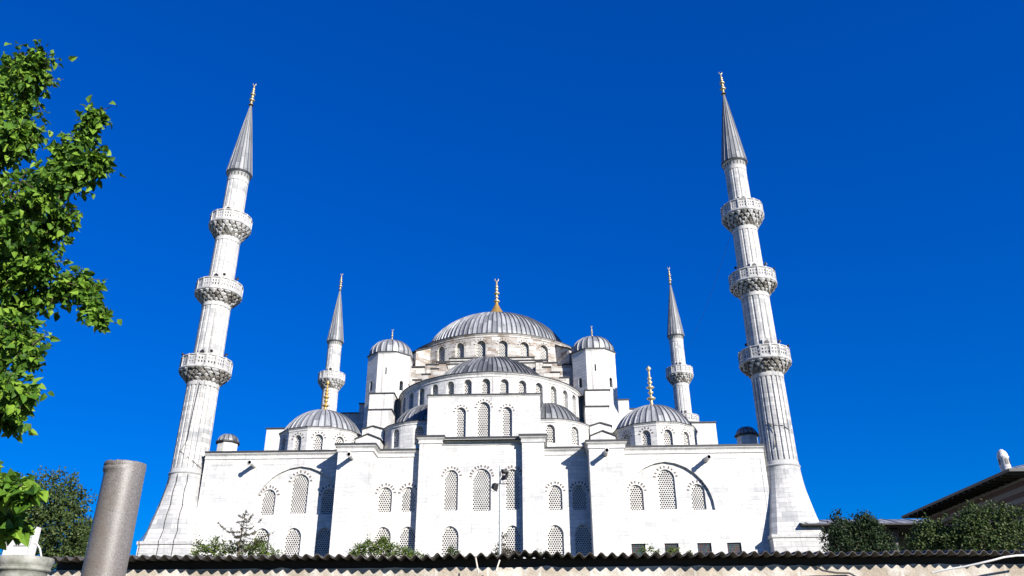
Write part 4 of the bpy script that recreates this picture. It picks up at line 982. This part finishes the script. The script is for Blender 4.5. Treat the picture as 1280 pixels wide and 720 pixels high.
tree('broadleaf_tree', 'bushy green tree in front of the striped house wall at the right edge', 'tree', c, [(*rel(1218, 645, 44, c), .72), (*rel(1205, 655, 44, c), .8), (*rel(1238, 650, 44, c), .85), (*rel(1258, 642, 44, c), .55), (*rel(1272, 652, 44, c), .85), (*rel(1225, 672, 44, c), 1.15), (*rel(1260, 675, 44, c), 1.2), (*rel(1200, 682, 44, c), .9), (*rel(1240, 692, 44, c), 1.2)], 13000, .15, 'leaf_dark', 'trees beyond the wall', 7)
# shrubs on the terrace before the facade
def shrub(label, px, blobs, n, L, mt, seed, Y=62, name='shrub'):
    c = at(px, 697, Y); return tree(name, label, 'shrub', c, [(*rel(a, b_, Y, c), r_) for a, b_, r_ in blobs], n, L, mt, 'shrubs before the facade', seed, .07)
shrub('loose yellow green shrub under the dead conifer, beside the left minaret', 285, [(250, 690, .5), (262, 684, .5), (275, 688, .6), (292, 686, .5), (308, 690, .5), (322, 686, .6), (335, 690, .45), (345, 694, .35), (268, 676, .22), (249, 678, .15), (322, 677, .3)], 3000, .17, 'leaf_mid', 21)
shrub('dense green shrub at the foot of the left buttress section', 475, [(447, 690, .5), (460, 684, .6), (478, 684, .65), (492, 688, .5), (508, 693, .5), (522, 697, .35), (440, 696, .4), (478, 677, .3)], 4200, .15, 'leaf_mid', 22)
shrub('low dark shrub under the lower left window of the middle bay', 567, [(565, 692, .35), (572, 696, .3), (561, 686, .16)], 800, .14, 'leaf_dark', 23)
shrub('sparse little tree beside the lamp post foot', 630, [(628, 672, .14), (627, 681, .22), (620, 690, .26), (633, 689, .3), (645, 692, .25)], 800, .14, 'needle', 24)
shrub('small twin tipped shrub right of the lamp post, over the lifted sheet', 675, [(669, 691, .13), (678, 692, .16), (661, 695, .12)], 150, .12, 'leaf_dark', 25)
shrub('thin leafy sprigs before the first two coloured windows', 806, [(802, 688, .2), (812, 686, .12), (840, 688, .22), (846, 691, .2), (821, 692, .12), (863, 692, .16)], 500, .15, 'leaf_mid', 26)
# the half dead conifer
c = at(297, 697, 61); root = tag(empty('dead_conifer', (c.x, c.y, gz(c.x, c.y))), 'half dead brown conifer with bare drooping branches beside the left minaret', 'tree', 'trees beyond the wall'); zt = at(301, 637, 61).z - root.location.z
tm = MB(); tm.tube([(0, 0, 0), (.03, 0, zt * .6), (.14, 0, zt)], [.1, .06, .012], 0, 7); tm.build('trunk', 'trunk', root); nm = MB(); br = MB(); rnd = random.Random(9)
for k in range(24):
    z = zt * (.48 + .5 * (k / 24) + rnd.uniform(-.02, .02)); a = k * 2.4 + rnd.uniform(-.5, .5); l = (1 - z / zt) * 4.6 * rnd.uniform(.3, 1.4) + .15; d = Vector((math.cos(a), math.sin(a), 0)); s_ = Vector((.03 + .11 * max(0, z / zt - .6) / .4, 0, z)); pts = [s_, s_ + d * l * .5 + Vector((0, 0, -.08 * l)), s_ + d * l + Vector((0, 0, rnd.uniform(-.1, .45) * l))]
    br.tube(pts, [.022, .014, .005], 0, 4)
    for _ in range(int(30 + 75 * l)):
        t = rnd.random(); q = polyat(pts, t)
        if mnoise.noise(q * 1.7) < -.12 and rnd.random() < .7: continue
        card(nm, q, (d * .3 + rv(rnd)).normalized(), rv(rnd), rnd.uniform(.08, .2), .05)
br.build('branches', 'trunk', root); nm.build('needles', 'needle', root)
